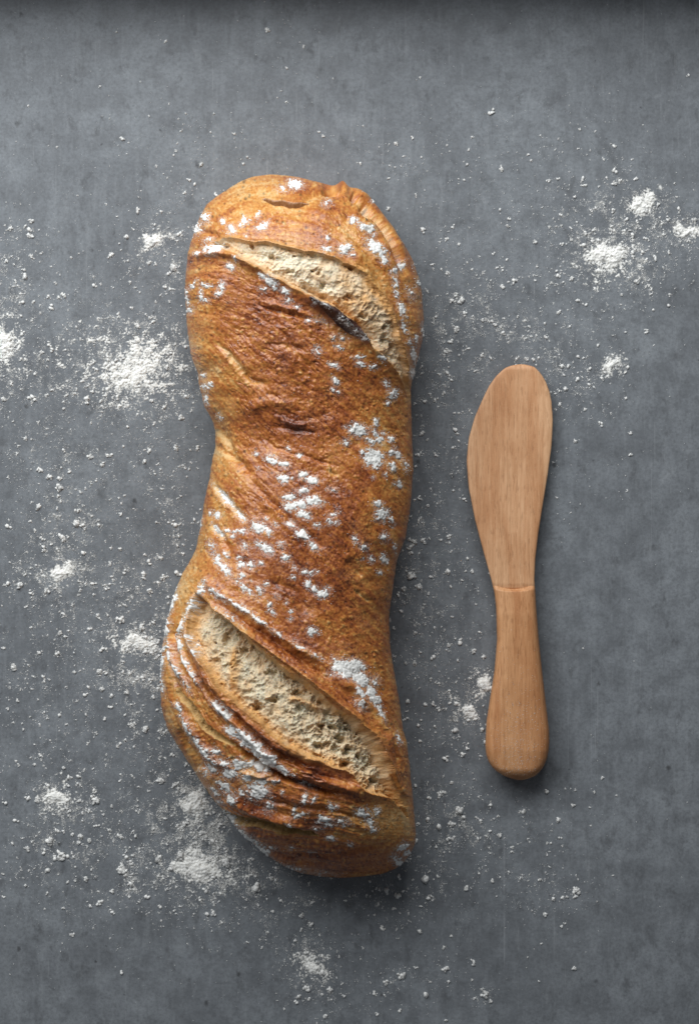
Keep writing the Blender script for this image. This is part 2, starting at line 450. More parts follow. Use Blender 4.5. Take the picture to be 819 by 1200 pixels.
# relief (millimetres)
D = 0.9 * fbm(GX / 60, GY / 60, 3, 21)
flow = fbm(SF / 9, TF / 55, 4, 31); flow2 = fbm(SF / 3.6, TF / 30, 3, 37)
gsy, gsx = np.gradient(SF, 1 / S)
att = np.clip(1.75 / (np.hypot(gsx, gsy) + 1e-6), 0, 1)**2.5          # the strands run together at the flanks: quieter there
flow = flow * att; flow2 = flow2 * att
rid = att * (1 - 2 * np.abs(perlin(SF / 8 + 0.5 * w1, TF / 60, 41)))
zone = sstep(800, 900, SF) * sstep(470, 400, GX) * (1 - 0.8 * sstep(965, 1000, SF))                                    # pulled strands at the lower end
D += (0.20 + 0.50 * zone) * flow + (0.03 + 0.16 * zone) * flow2 + 0.32 * zone * rid
D += 0.35 * fbm(GX / 22, GY / 16, 4, 39)
mids = np.exp(-((GX - 345) / 75)**2) * sstep(330, 370, SF) * sstep(640, 520, SF)
D += 0.24 * mids * (1 - 2.4 * np.abs(fbm(SF / 13 + 0.8 * w1, TF / 30 + 0.8 * w2, 4, 45)))
crk = np.maximum(0, 1 - 7 * np.abs(perlin(SF / 7 + 0.7 * w1, TF / 34, 47)))**2 * att * sstep(-0.1, 0.4, fbm(GX / 30, GY / 30, 3, 48))
D -= 0.45 * crk
D += 0.17 * fbm(GX / 7, GY / 6, 5, 51, 0.55)
blist = np.zeros_like(GX)
for sc_, th_, sd_ in ((5.0, 0.70, 3), (8.5, 0.72, 4), (3.4, 0.75, 6)):          # blisters of several sizes
    bl1, bl2, bid = worley(GX / sc_ + 0.3 * w1, GY / sc_ + 0.3 * w2, sd_)
    blist = np.maximum(blist, np.clip(0.05 + 0.36 * bid - bl1, 0, 0.3) * (bid > th_) * (sc_ / 6)**0.5)
blist *= (~in_up & ~in_lo) * np.clip(0.5 + 1.6 * fbm(GX / 40, GY / 40, 3, 57), 0.05, 1)
D += 1.0 * blist
# folds
for pts, amp, wid in [
    ([(252, 494), (262, 512), (276, 538), (300, 560)], -1.5, 6), ([(250, 520), (266, 532), (284, 545)], -0.7, 2.5),
    ([(254, 400), (275, 422), (296, 446), (318, 452)], -1.3, 3.5),
    ([(250, 562), (262, 582), (290, 612)], -1.2, 4), ([(247, 613), (262, 632), (272, 650)], -0.9, 4),
    ([(290, 560), (320, 590), (350, 618), (385, 645)], -1.0, 4), ([(300, 575), (340, 618), (370, 640)], 0.6, 6),
    ([(300, 358), (330, 366), (368, 376)], -0.9, 2.5), ([(305, 352), (340, 362), (372, 372)], 0.7, 3),
    ([(330, 384), (342, 404), (360, 412)], -1.0, 3), ([(310, 402), (340, 408), (372, 440)], -0.6, 3),
    ([(318, 498), (342, 503), (372, 508)], -0.6, 3.0), ([(330, 492), (345, 497), (360, 498)], 0.8, 3),
    ([(300, 510), (330, 528), (352, 533), (400, 548)], -0.6, 3), ([(290, 478), (320, 470), (350, 478)], 0.7, 7),
    ([(413, 690), (425, 698), (437, 706)], -0.9, 2.2), ([(405, 655), (425, 675)], -0.8, 5),
    ([(384, 550), (396, 558)], -0.6, 2), ([(310, 680), (340, 690), (365, 720)], -0.8, 5),
    ([(234, 672), (252, 692), (270, 703), (305, 729), (345, 757), (388, 783)], 1.8, 5),        # floury ridge over the lower opening
    ([(246, 700), (275, 722), (310, 745), (350, 772), (390, 800)], -1.0, 3.5),
    ([(388, 788), (420, 815), (446, 850), (462, 890)], 1.5, 7), ([(446, 840), (458, 866), (466, 900)], -1.0, 2.2),
    ([(234, 690), (222, 712), (213, 738), (211, 756), (218, 776), (228, 793), (238, 812)], 1.4, 3.5),
    ([(228, 700), (217, 722), (207, 745), (212, 770), (226, 800)], -1.5, 3),
    ([(205, 700), (197, 738), (202, 765), (210, 785), (220, 806)], 1.3, 4), ([(199, 735), (195, 760), (203, 795), (215, 822)], -1.4, 3),
    ([(230, 765), (244, 795), (268, 825), (296, 850), (325, 875), (352, 893)], 1.7, 5),
    ([(232, 790), (250, 815), (275, 842)], -1.6, 3), ([(262, 820), (290, 850), (330, 884), (370, 906), (402, 916)], -1.3, 3),
    ([(242, 812), (258, 830), (274, 846), (300, 872), (336, 902)], 1.8, 5),
    ([(270, 868), (300, 893), (335, 913), (352, 918), (378, 927), (404, 933)], -3.0, 3.6),
    ([(345, 900), (375, 914), (405, 922), (425, 930)], 1.5, 6),
    ([(330, 880), (350, 892), (370, 899)], -1.2, 2.5), ([(352, 905), (380, 916)], -1.0, 2),
    ([(212, 830), (226, 856), (248, 884), (270, 905)], 1.3, 5), ([(206, 850), (226, 884), (250, 910)], -1.2, 4),
    ([(280, 905), (310, 912), (335, 914)], 1.0, 3), ([(300, 915), (330, 910), (345, 915)], -1.0, 2),
    ([(268, 932), (292, 950), (325, 958), (360, 969)], 1.6, 4.5),
    ([(300, 935), (340, 944), (400, 953), (440, 965)], -0.8, 3), ([(386, 950), (410, 958)], 0.6, 4),
    ([(330, 1000), (380, 1004), (430, 994), (460, 985)], -0.7, 3), ([(300, 990), (350, 1010), (400, 1014)], -0.6, 3),
    ([(400, 212), (420, 224), (442, 244), (462, 275), (480, 310)], 1.5, 5),
    ([(405, 226), (422, 240), (440, 256), (460, 285), (478, 325)], -2.6, 3.2), ([(378, 222), (392, 223), (402, 228)], -2.6, 4.5), ([(410, 229), (418, 236)], -2.2, 4), ([(422, 242), (430, 250), (436, 254)], -2.6, 4),
    ([(352, 236), (372, 228), (392, 222)], -1.0, 5), ([(360, 246), (385, 252), (405, 250)], 0.8, 8),
    ([(424, 266), (440, 276), (448, 284)], -0.7, 3), ([(396, 256), (430, 300), (462, 360), (478, 410)], -0.6, 5),
    ([(228, 268), (250, 274), (262, 282)], -0.8, 4), ([(222, 300), (250, 297), (275, 300), (312, 320)], 1.0, 4)]:
    D += line(pts, 1.3 * amp, 0.9 * wid, GX + 2.5 * fbm(GX / 45, GY / 45, 2, 91) + 0.3 * w1, GY + 2.5 * fbm(GX / 45, GY / 45, 2, 95)) if pts[0][1] < 262 else line(pts, (1.75 if pts[0][1] > 690 else 1.4) * amp, 0.85 * wid)
top_bump = np.exp(-(((GX - 401) / 6.5)**2 + ((GY - 214) / 9)**2)); BUMP = top_bump
# raised strap edges
out_up, out_lo = ~in_up, ~in_lo
below_ul = (SF > 318) & out_up
D += np.where(below_ul, (2.0 * np.exp(-(d_ul / 11)**2) + 0.9 * np.exp(-(d_ul / 3.2)**2)) * np.clip(np.minimum(t_ul, 1 - t_ul) * 6, 0, 1), 0)
ear = np.exp(-((t_ul - 0.62) / 0.13)**2)
EAR = smooth_poly([(364, 349), (378, 356), (394, 366), (408, 378), (420, 388), (433, 398)], 5)
d_ear, t_ear = poly_dist(GX + 0.8 * w3, GY + 0.8 * w1, EAR)
ear_w = 10.5 * np.sin(np.pi * np.clip(0.06 + 0.90 * t_ear**1.25, 0, 1))**1.0
in_ear = (d_ear < ear_w) & ~in_up & (GX > 362) & (GX < 434)
D += np.where(out_up, 3.2 * np.exp(-(d_ear / 5)**2), 0)
D += np.where((SF < 795) & out_lo & (SF > 640), (2.6 * np.exp(-(d_lu / 13)**2) + 1.1 * np.exp(-(d_lu / 3.5)**2)) * np.clip(np.minimum(t_lu, 1 - t_lu) * 7, 0, 1), 0)
D += np.where((SF > 830) & out_lo, (1.7 * np.exp(-(d_ll / 9)**2) + 0.8 * np.exp(-(d_ll / 3)**2)) * np.clip(np.minimum(t_ll, 1 - t_ll) * 7, 0, 1), 0)
# crumb
cx, cy = GX + 3.0 * w1 + 0.9 * w3, GY + 3.0 * w2 - 0.9 * w3
c1, c2, cid = worley((cx * 0.8 + cy * 0.35) / 12, (cy * 0.8 - cx * 0.35) / 8.5, 11)
e1, e2, eid = worley(cx / 4.6, cy / 4.0, 17)
h1, h2, hid = worley(cx / 17, cy / 14, 23)
big_hole = (hid > 0.52) * sstep(0.42, 0.12, h1)
cell = sstep(0.50, 0.10, c1) * (cid > 0.25)
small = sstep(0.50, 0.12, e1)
memb = sstep(0.16, 0.0, e2 - e1)
ragged = fbm(cx / 5, cy / 5, 3, 61)
clus = sstep(-0.15, 0.35, fbm(GX / 28, GY / 24, 3, 65)); clus2 = sstep(-0.2, 0.4, fbm(GX / 15, GY / 15, 3, 66))
strand = np.maximum(0, 1 - 5.0 * np.abs(perlin((cx + 0.6 * cy) / 9, (cy - 0.4 * cx) / 22, 67)))**1.5 + 0.7 * np.maximum(0, 1 - 5 * np.abs(perlin((cx - 0.5 * cy) / 16, cy / 10, 68)))**1.5
fib_lo = np.maximum(0, 1 - 4 * np.abs(perlin((cx + 0.35 * cy) / 5.5, (cy - 0.35 * cx) / 26, 69)))**1.3 * np.exp(-(d_lu / 26)**2)
m1, m2, _mi = worley((cx + 1.5 * w3) / 7.5, (cy + 1.5 * w3) / 6.2, 27); web = np.exp(-(m2 - m1) / 0.16)
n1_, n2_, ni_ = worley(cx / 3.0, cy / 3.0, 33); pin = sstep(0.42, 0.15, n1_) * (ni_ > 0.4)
crumb_rel = -0.75 * (1 - web) * clus * clus2 - 0.30 * pin + 1.1 * fbm(GX / 20, GY / 20, 4, 63) + 0.40 * ragged - 1.1 * cell * clus - 0.45 * small * clus2 + 0.8 * strand * (0.4 + clus) + 0.9 * fib_lo * sstep(400, 330, GX)
lo_mid = np.exp(-((d_ll - 16) / 22)**2)
up_in = sstep(0, 2.5, np.minimum(d_uu, d_ul)); lo_in = sstep(0, 6.0, np.minimum(d_lu + 1, d_ll + 1))
right_lo = sstep(320, 400, GX)
D += np.where(out_up & (SF < 318) & (SF > 255), 1.0 * np.exp(-(d_uu / 3.5)**2) * np.clip(np.minimum(t_uu, 1 - t_uu) * 6, 0, 1), 0)
D += np.where(in_up, up_in * (-0.9 - 2.0 * np.exp(-d_ul / 7) - 3.0 * np.exp(-(d_ear / 11)**2) - 0.7 * np.exp(-d_uu / 5) + 0.6 * crumb_rel - 1.0 * big_hole * (GX < 400)), 0)
D += np.where(in_lo, lo_in * (-2.2 - (7.0 - 3.8 * right_lo) * np.exp(-d_lu / 15) * (1 + 0.35 * w1) - 0.4 * np.exp(-d_ll / 6) + (0.75 + 0.6 * right_lo) * crumb_rel
                              - (0.7 + 1.5 * right_lo) * big_hole), 0)
el = lambda x, y, a, b, an: np.exp(-((((GX - x) * math.cos(an) + (GY - y) * math.sin(an)) / a)**2 + (((GY - y) * math.cos(an) - (GX - x) * math.sin(an)) / b)**2))
D += np.where(in_lo, lo_in * (-2.4 * el(400, 868, 52, 17, 0.62) - 1.8 * el(345, 806, 30, 9, 0.65) - 1.6 * el(285, 752, 34, 9, 0.68) - 1.0 * el(300, 828, 16, 9, 0.6) - 1.0 * el(262, 760, 12, 18, 0.2)
                              + line([(335, 818), (362, 822), (385, 840)], 1.6, 3.5) + line([(275, 745), (272, 790), (280, 812)], 1.3, 5) + line([(240, 735), (252, 770), (275, 800)], 0.8, 6)
                              + line([(392, 880), (420, 872), (445, 885)], 1.0, 3)), 0)
D += np.where(in_up, up_in * (-1.3 * el(300, 298, 26, 6, 0.25) - 1.4 * el(460, 410, 10, 26, -0.2) - 0.9 * el(372, 330, 26, 10, 0.5) + 1.2 * el(430, 352, 22, 16, 0.7) + 0.7 * el(345, 318, 16, 6, 0.5)), 0)
HOLES = [(400, 862, 6, 5), (397, 878, 6, 8), (412, 878, 5, 5), (413, 893, 4, 5), (444, 915, 7, 7), (429, 858, 5, 5), (380, 852, 5, 4), (376, 876, 7, 5),
         (440, 896, 6, 6), (425, 887, 5, 4), (321, 820, 7, 5), (301, 828, 9, 6), (352, 812, 9, 5), (262, 750, 5, 9), (282, 763, 8, 5), (318, 788, 9, 6), (394, 852, 7, 3),
         (319, 302, 5, 5), (294, 288, 3, 4), (410, 350, 7, 5), (452, 398, 5, 8), (340, 318, 5, 3), (373, 322, 4, 3), (380, 335, 6, 5), (262, 287, 3, 3), (462, 412, 4, 10), (452, 384, 4, 5),
         (366, 318, 3, 2), (378, 356, 6, 4), (427, 372, 7, 4), (346, 300, 3, 2), (412, 316, 4, 2), (250, 753, 1.5, 1.5)]
hol = np.zeros_like(GX)
for hx, hy, ha, hb in HOLES:
    r = np.hypot((cx - hx) / ha, (cy - hy) / hb) + 0.35 * fbm(GX / 4 + hx, GY / 4, 2, 64)
    hol = np.maximum(hol, sstep(1.1, 0.35, r))
D -= np.where(in_up | in_lo, 3.0 * hol * np.where(in_up, 0.8, 1), 0)
D += np.where(in_gb, sstep(0, 3, wgb - d_gb) * (-2.6 + 0.5 * ragged), 0)
D += np.where(in_gs, sstep(0, 3, wgs - d_gs) * (-2.0 + 0.8 * crumb_rel), 0)
D += np.where(in_sl, -3.2 * sstep(0, 3.0, 4.4 * np.sqrt(np.clip(np.sin(np.pi * t_sl), 0, 1)) - d_sl), 0)

# colour
lin = lambda r, g, b: np.array([((c / 255 + 0.055) / 1.055)**2.4 if c > 10 else c / 255 / 12.92 for c in (r, g, b)])
PAL = [(0.0, lin(226, 186, 128)), (0.25, lin(214, 154, 80)), (0.5, lin(190, 116, 54)), (0.75, lin(154, 83, 41)), (1.0, lin(96, 46, 28))]
br = 0.43 + 0.18 * fbm(GX / 45, GY / 45, 4, 71) + 0.24 * flow + 0.12 * flow2 + 0.08 * fbm(GX / 9, GY / 9, 3, 73)
strap = sstep(330, 352, SF) * sstep(800, 760, SF)
br += strap * 0.19 * np.exp(-((GX - 352) / 88)**2)
def spot(x, y, rx, ry, v):
    global br
    br = br + v * np.exp(-(((GX - x) / rx)**2 + ((GY - y) / ry)**2))
for s in [(290, 350, 60, 22, .12), (320, 410, 45, 40, .10), (350, 500, 45, 45, .14), (300, 370, 30, 14, .12), (395, 620, 45, 45, .16), (370, 690, 60, 30, .14), (408, 605, 22, 16, .12),
          (420, 450, 30, 40, .10), (318, 650, 40, 30, .12), (430, 560, 22, 22, .08), (240, 420, 22, 70, -.16), (252, 530, 18, 45, -.22), (275, 590, 20, 35, -.08),
          (265, 460, 25, 25, -.06), (455, 520, 20, 50, -.10), (478, 600, 12, 60, -.12), (300, 445, 30, 12, -.14), (230, 650, 14, 30, -.22), (212, 690, 14, 26, -.34),
          (300, 232, 30, 18, -.14), (290, 215, 30, 14, -.10), (255, 245, 30, 20, -.05), (375, 262, 16, 12, .22), (388, 240, 14, 10, .20), (400, 214, 6, 5, .5), (330, 262, 40, 22, .02),
          (440, 250, 26, 12, .05), (420, 320, 22, 12, -.12), (448, 330, 26, 40, -.04), (485, 350, 10, 60, .04), (442, 276, 10, 6, .2), (240, 320, 20, 25, .02),
          (470, 800, 10, 60, -.12), (440, 740, 30, 50, -.04), (330, 745, 60, 16, .06), (455, 880, 10, 30, .12), (380, 905, 40, 12, .34), (340, 885, 30, 12, .24), (300, 862, 30, 14, .14),
          (330, 935, 70, 20, .20), (440, 945, 30, 16, -.10), (455, 965, 22, 22, -.16), (470, 950, 12, 16, -.2), (380, 1005, 80, 24, .30), (300, 980, 34, 22, .20), (200, 800, 10, 60, -.06),  # bottom end of the loaf: its shading is painted in as extra browning
          (205, 840, 14, 30, -.10), (404, 660, 10, 10, .12), (412, 728, 6, 5, .2), (395, 755, 22, 9, .14), (470, 350, 14, 20, .02), (250, 925, 14, 20, -.1), (345, 503, 16, 8, .16), (245, 490, 6, 14, .2)]:
    spot(*s)
for pts, amp, wid in [([(230, 765), (244, 795), (268, 825), (296, 850), (325, 875), (352, 893), (385, 905), (415, 920)], .30, 6), ([(242, 812), (258, 830), (274, 846), (300, 872), (336, 902)], .18, 5),
                      ([(300, 890), (335, 910), (378, 924), (404, 931), (430, 936)], .34, 6), ([(212, 830), (226, 856), (248, 884), (270, 905)], .22, 6), ([(275, 930), (300, 948), (345, 962), (400, 970)], .26, 8),
                      ([(252, 712), (290, 735), (340, 770), (385, 806), (425, 842), (450, 880)], .20, 7), ([(205, 745), (203, 770), (214, 800)], .22, 4), ([(226, 745), (238, 780), (262, 812)], .15, 4)]:
    br += line(pts, amp, wid)
# pale stretch marks in the folds
for pts, amp, wid in [([(252, 398), (275, 422), (292, 440)], -.42, 3.2), ([(285, 438), (300, 450), (318, 448)], -.25, 4), ([(250, 498), (262, 515), (284, 545)], -.22, 4),
                      ([(248, 526), (264, 534), (282, 542)], -.35, 2), ([(248, 560), (262, 582), (290, 612)], -.5, 4), ([(247, 613), (262, 632)], -.4, 4), ([(320, 400), (345, 412), (372, 432)], -.22, 3),
                      ([(413, 690), (425, 698), (437, 706)], -.42, 2.4), ([(382, 549), (396, 558)], -.4, 2.2), ([(380, 716), (392, 724)], -.25, 3), ([(296, 615), (330, 640), (345, 668)], -.12, 5),
                      ([(240, 690), (275, 712), (320, 742), (360, 768), (395, 790)], -.20, 5), ([(236, 698), (262, 722), (300, 748)], -.30, 6), ([(228, 700), (217, 722), (209, 745)], -.32, 4),
                      ([(444, 690), (450, 700)], -.3, 2), ([(459, 612), (466, 650)], -.25, 3), ([(468, 490), (474, 500)], -.3, 3), ([(445, 515), (455, 528)], -.2, 3),
                      ([(352, 240), (372, 232), (392, 226)], -.35, 5), ([(404, 228), (422, 240), (445, 262), (470, 300)], -.30, 4), ([(322, 236), (300, 222)], -.2, 5), ([(312, 236), (330, 245), (352, 247), (366, 243)], -.35, 3), ([(396, 256), (430, 300), (456, 350)], -.16, 7),
                      ([(232, 790), (250, 815), (275, 842)], -.05, 3), ([(470, 945), (478, 970), (482, 985)], -.25, 5), ([(430, 560), (436, 590), (440, 640)], -.10, 5)]:
    br += line(pts, amp, wid)
br -= 1.1 * blist
br += 0.20 * (perlin(GX / 3.0, GY / 3.0, 75)) + 0.13 * perlin(GX / 1.7, GY / 1.7, 76) + 0.10 * fbm(GX / 5, GY / 5, 3, 77)
br += 0.22 * np.maximum(0, 1 - 6 * np.abs(perlin(SF / 7 + 0.7 * w1, TF / 34, 47)))**2 * att * sstep(-0.1, 0.4, fbm(GX / 30, GY / 30, 3, 48))   # darker along the creases
br = np.clip(br, 0, 1)
ALB = np.zeros(GX.shape + (3,))
pk = [p[0] for p in PAL]
for c in range(3): ALB[..., c] = np.interp(br, pk, [p[1][c] for p in PAL])
# toasted seeds / freckles
t1, t2, tid = worley(GX / 4.2 + 0.4 * w1, GY / 4.2 + 0.4 * w2, 79)          # pinhead blisters, paler than the crust
tan_dot = sstep(0.34, 0.14, t1) * (tid > 0.52) * np.clip(0.45 + 1.4 * fbm(GX / 34, GY / 34, 3, 80), 0, 1)
mixa0 = 0.55 * tan_dot
ALB = ALB * (1 - mixa0[..., None]) + mixa0[..., None] * lin(212, 150, 88)
p1, p2, pid = worley(GX / 8.0, GY / 8.0, 85)
ALB *= (1 - 0.45 * sstep(0.22, 0.10, p1) * (pid > 0.66))[..., None]
f1, f2, fid = worley(GX / 21, GY / 21, 29)
fr = sstep(0.11, 0.05, f1) * (fid > 0.72)
ALB *= (1 - 0.6 * fr)[..., None]
# crust edges along the openings: thin golden rims
def mixa(mask, col):
    global ALB
    ALB = ALB * (1 - mask[..., None]) + mask[..., None] * col
mixa(np.where(out_up & (SF < 318), 0.55 * np.exp(-(d_uu / 4)**2), 0), lin(214, 165, 100))
mixa(np.where(out_up & (SF >= 318), 0.5 * np.exp(-(d_ul / 2.2)**2), 0), lin(206, 150, 84))
mixa(np.where(out_lo & (SF < 830), 0.40 * np.exp(-(d_lu / 3)**2), 0), lin(190, 140, 84))
mixa(np.where(out_lo & (SF >= 830), 0.60 * np.exp(-(d_ll / 4)**2) * sstep(420, 360, GX), 0), lin(212, 158, 92))
# crumb colour: cream, toasted on the ridges and at the ends
toast = np.clip(0.34 + 0.55 * fbm(GX / 16, GY / 16, 4, 81) + 0.60 * np.exp(-(np.minimum(d_uu, d_ul) / 6.5)**2) + 0.25 * crumb_rel * 0.3, 0, 1)
toast_u = np.clip(toast - 0.08 + 0.5 * np.exp(-(((GX - 430) / 32)**2 + ((GY - 350) / 30)**2)) - 0.15 * sstep(395, 330, GX), 0, 1)
creme = lin(234, 222, 196); gold = lin(214, 164, 104); grey_cr = lin(218, 207, 180)
CU = creme + (gold - creme) * toast_u[..., None]
toast_l = np.clip(0.26 + 0.5 * fbm(GX / 14, GY / 20, 4, 83) + 0.80 * np.exp(-(d_ll / 10)**2) + 0.5 * np.exp(-(d_lu / 6)**2)
                  + line([(275, 745), (272, 790), (280, 812)], 0.6, 5) + line([(335, 818), (362, 822), (375, 835)], 0.5, 4), 0, 1)
CL = grey_cr + (gold - grey_cr) * toast_l[..., None]
deep = np.clip(0.30 * cell * clus + 0.25 * small * clus2, 0, 1)  # shade in the crumb cells, painted in as a darker colour
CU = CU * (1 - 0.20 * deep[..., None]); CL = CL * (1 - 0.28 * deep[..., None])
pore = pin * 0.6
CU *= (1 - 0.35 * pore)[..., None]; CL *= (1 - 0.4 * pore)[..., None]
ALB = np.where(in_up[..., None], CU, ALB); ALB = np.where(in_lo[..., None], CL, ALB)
gapc = lin(170, 132, 78)
ALB = np.where(in_gb[..., None], gapc * (0.85 + 0.35 * ragged)[..., None], ALB)
ALB = np.where(in_gs[..., None], (lin(196, 158, 102) * (1 - 0.35 * deep[..., None])), ALB)
ALB = np.where(in_sl[..., None], lin(150, 100, 56), ALB)
ALB = np.where(in_ear[..., None], lin(72, 40, 32) * (0.8 + 0.5 * fbm(GX / 3, GY / 3, 3, 91))[..., None], ALB)
ear_soft = np.where(~in_up, np.exp(-(np.clip(d_ear - ear_w, 0, 99) / 5)**2) * sstep(354, 372, GX) * sstep(446, 432, GX), 0) * ~in_ear
mixa(0.6 * ear_soft, lin(98, 48, 30))
ALB = np.clip(ALB, 0.006, 0.9)

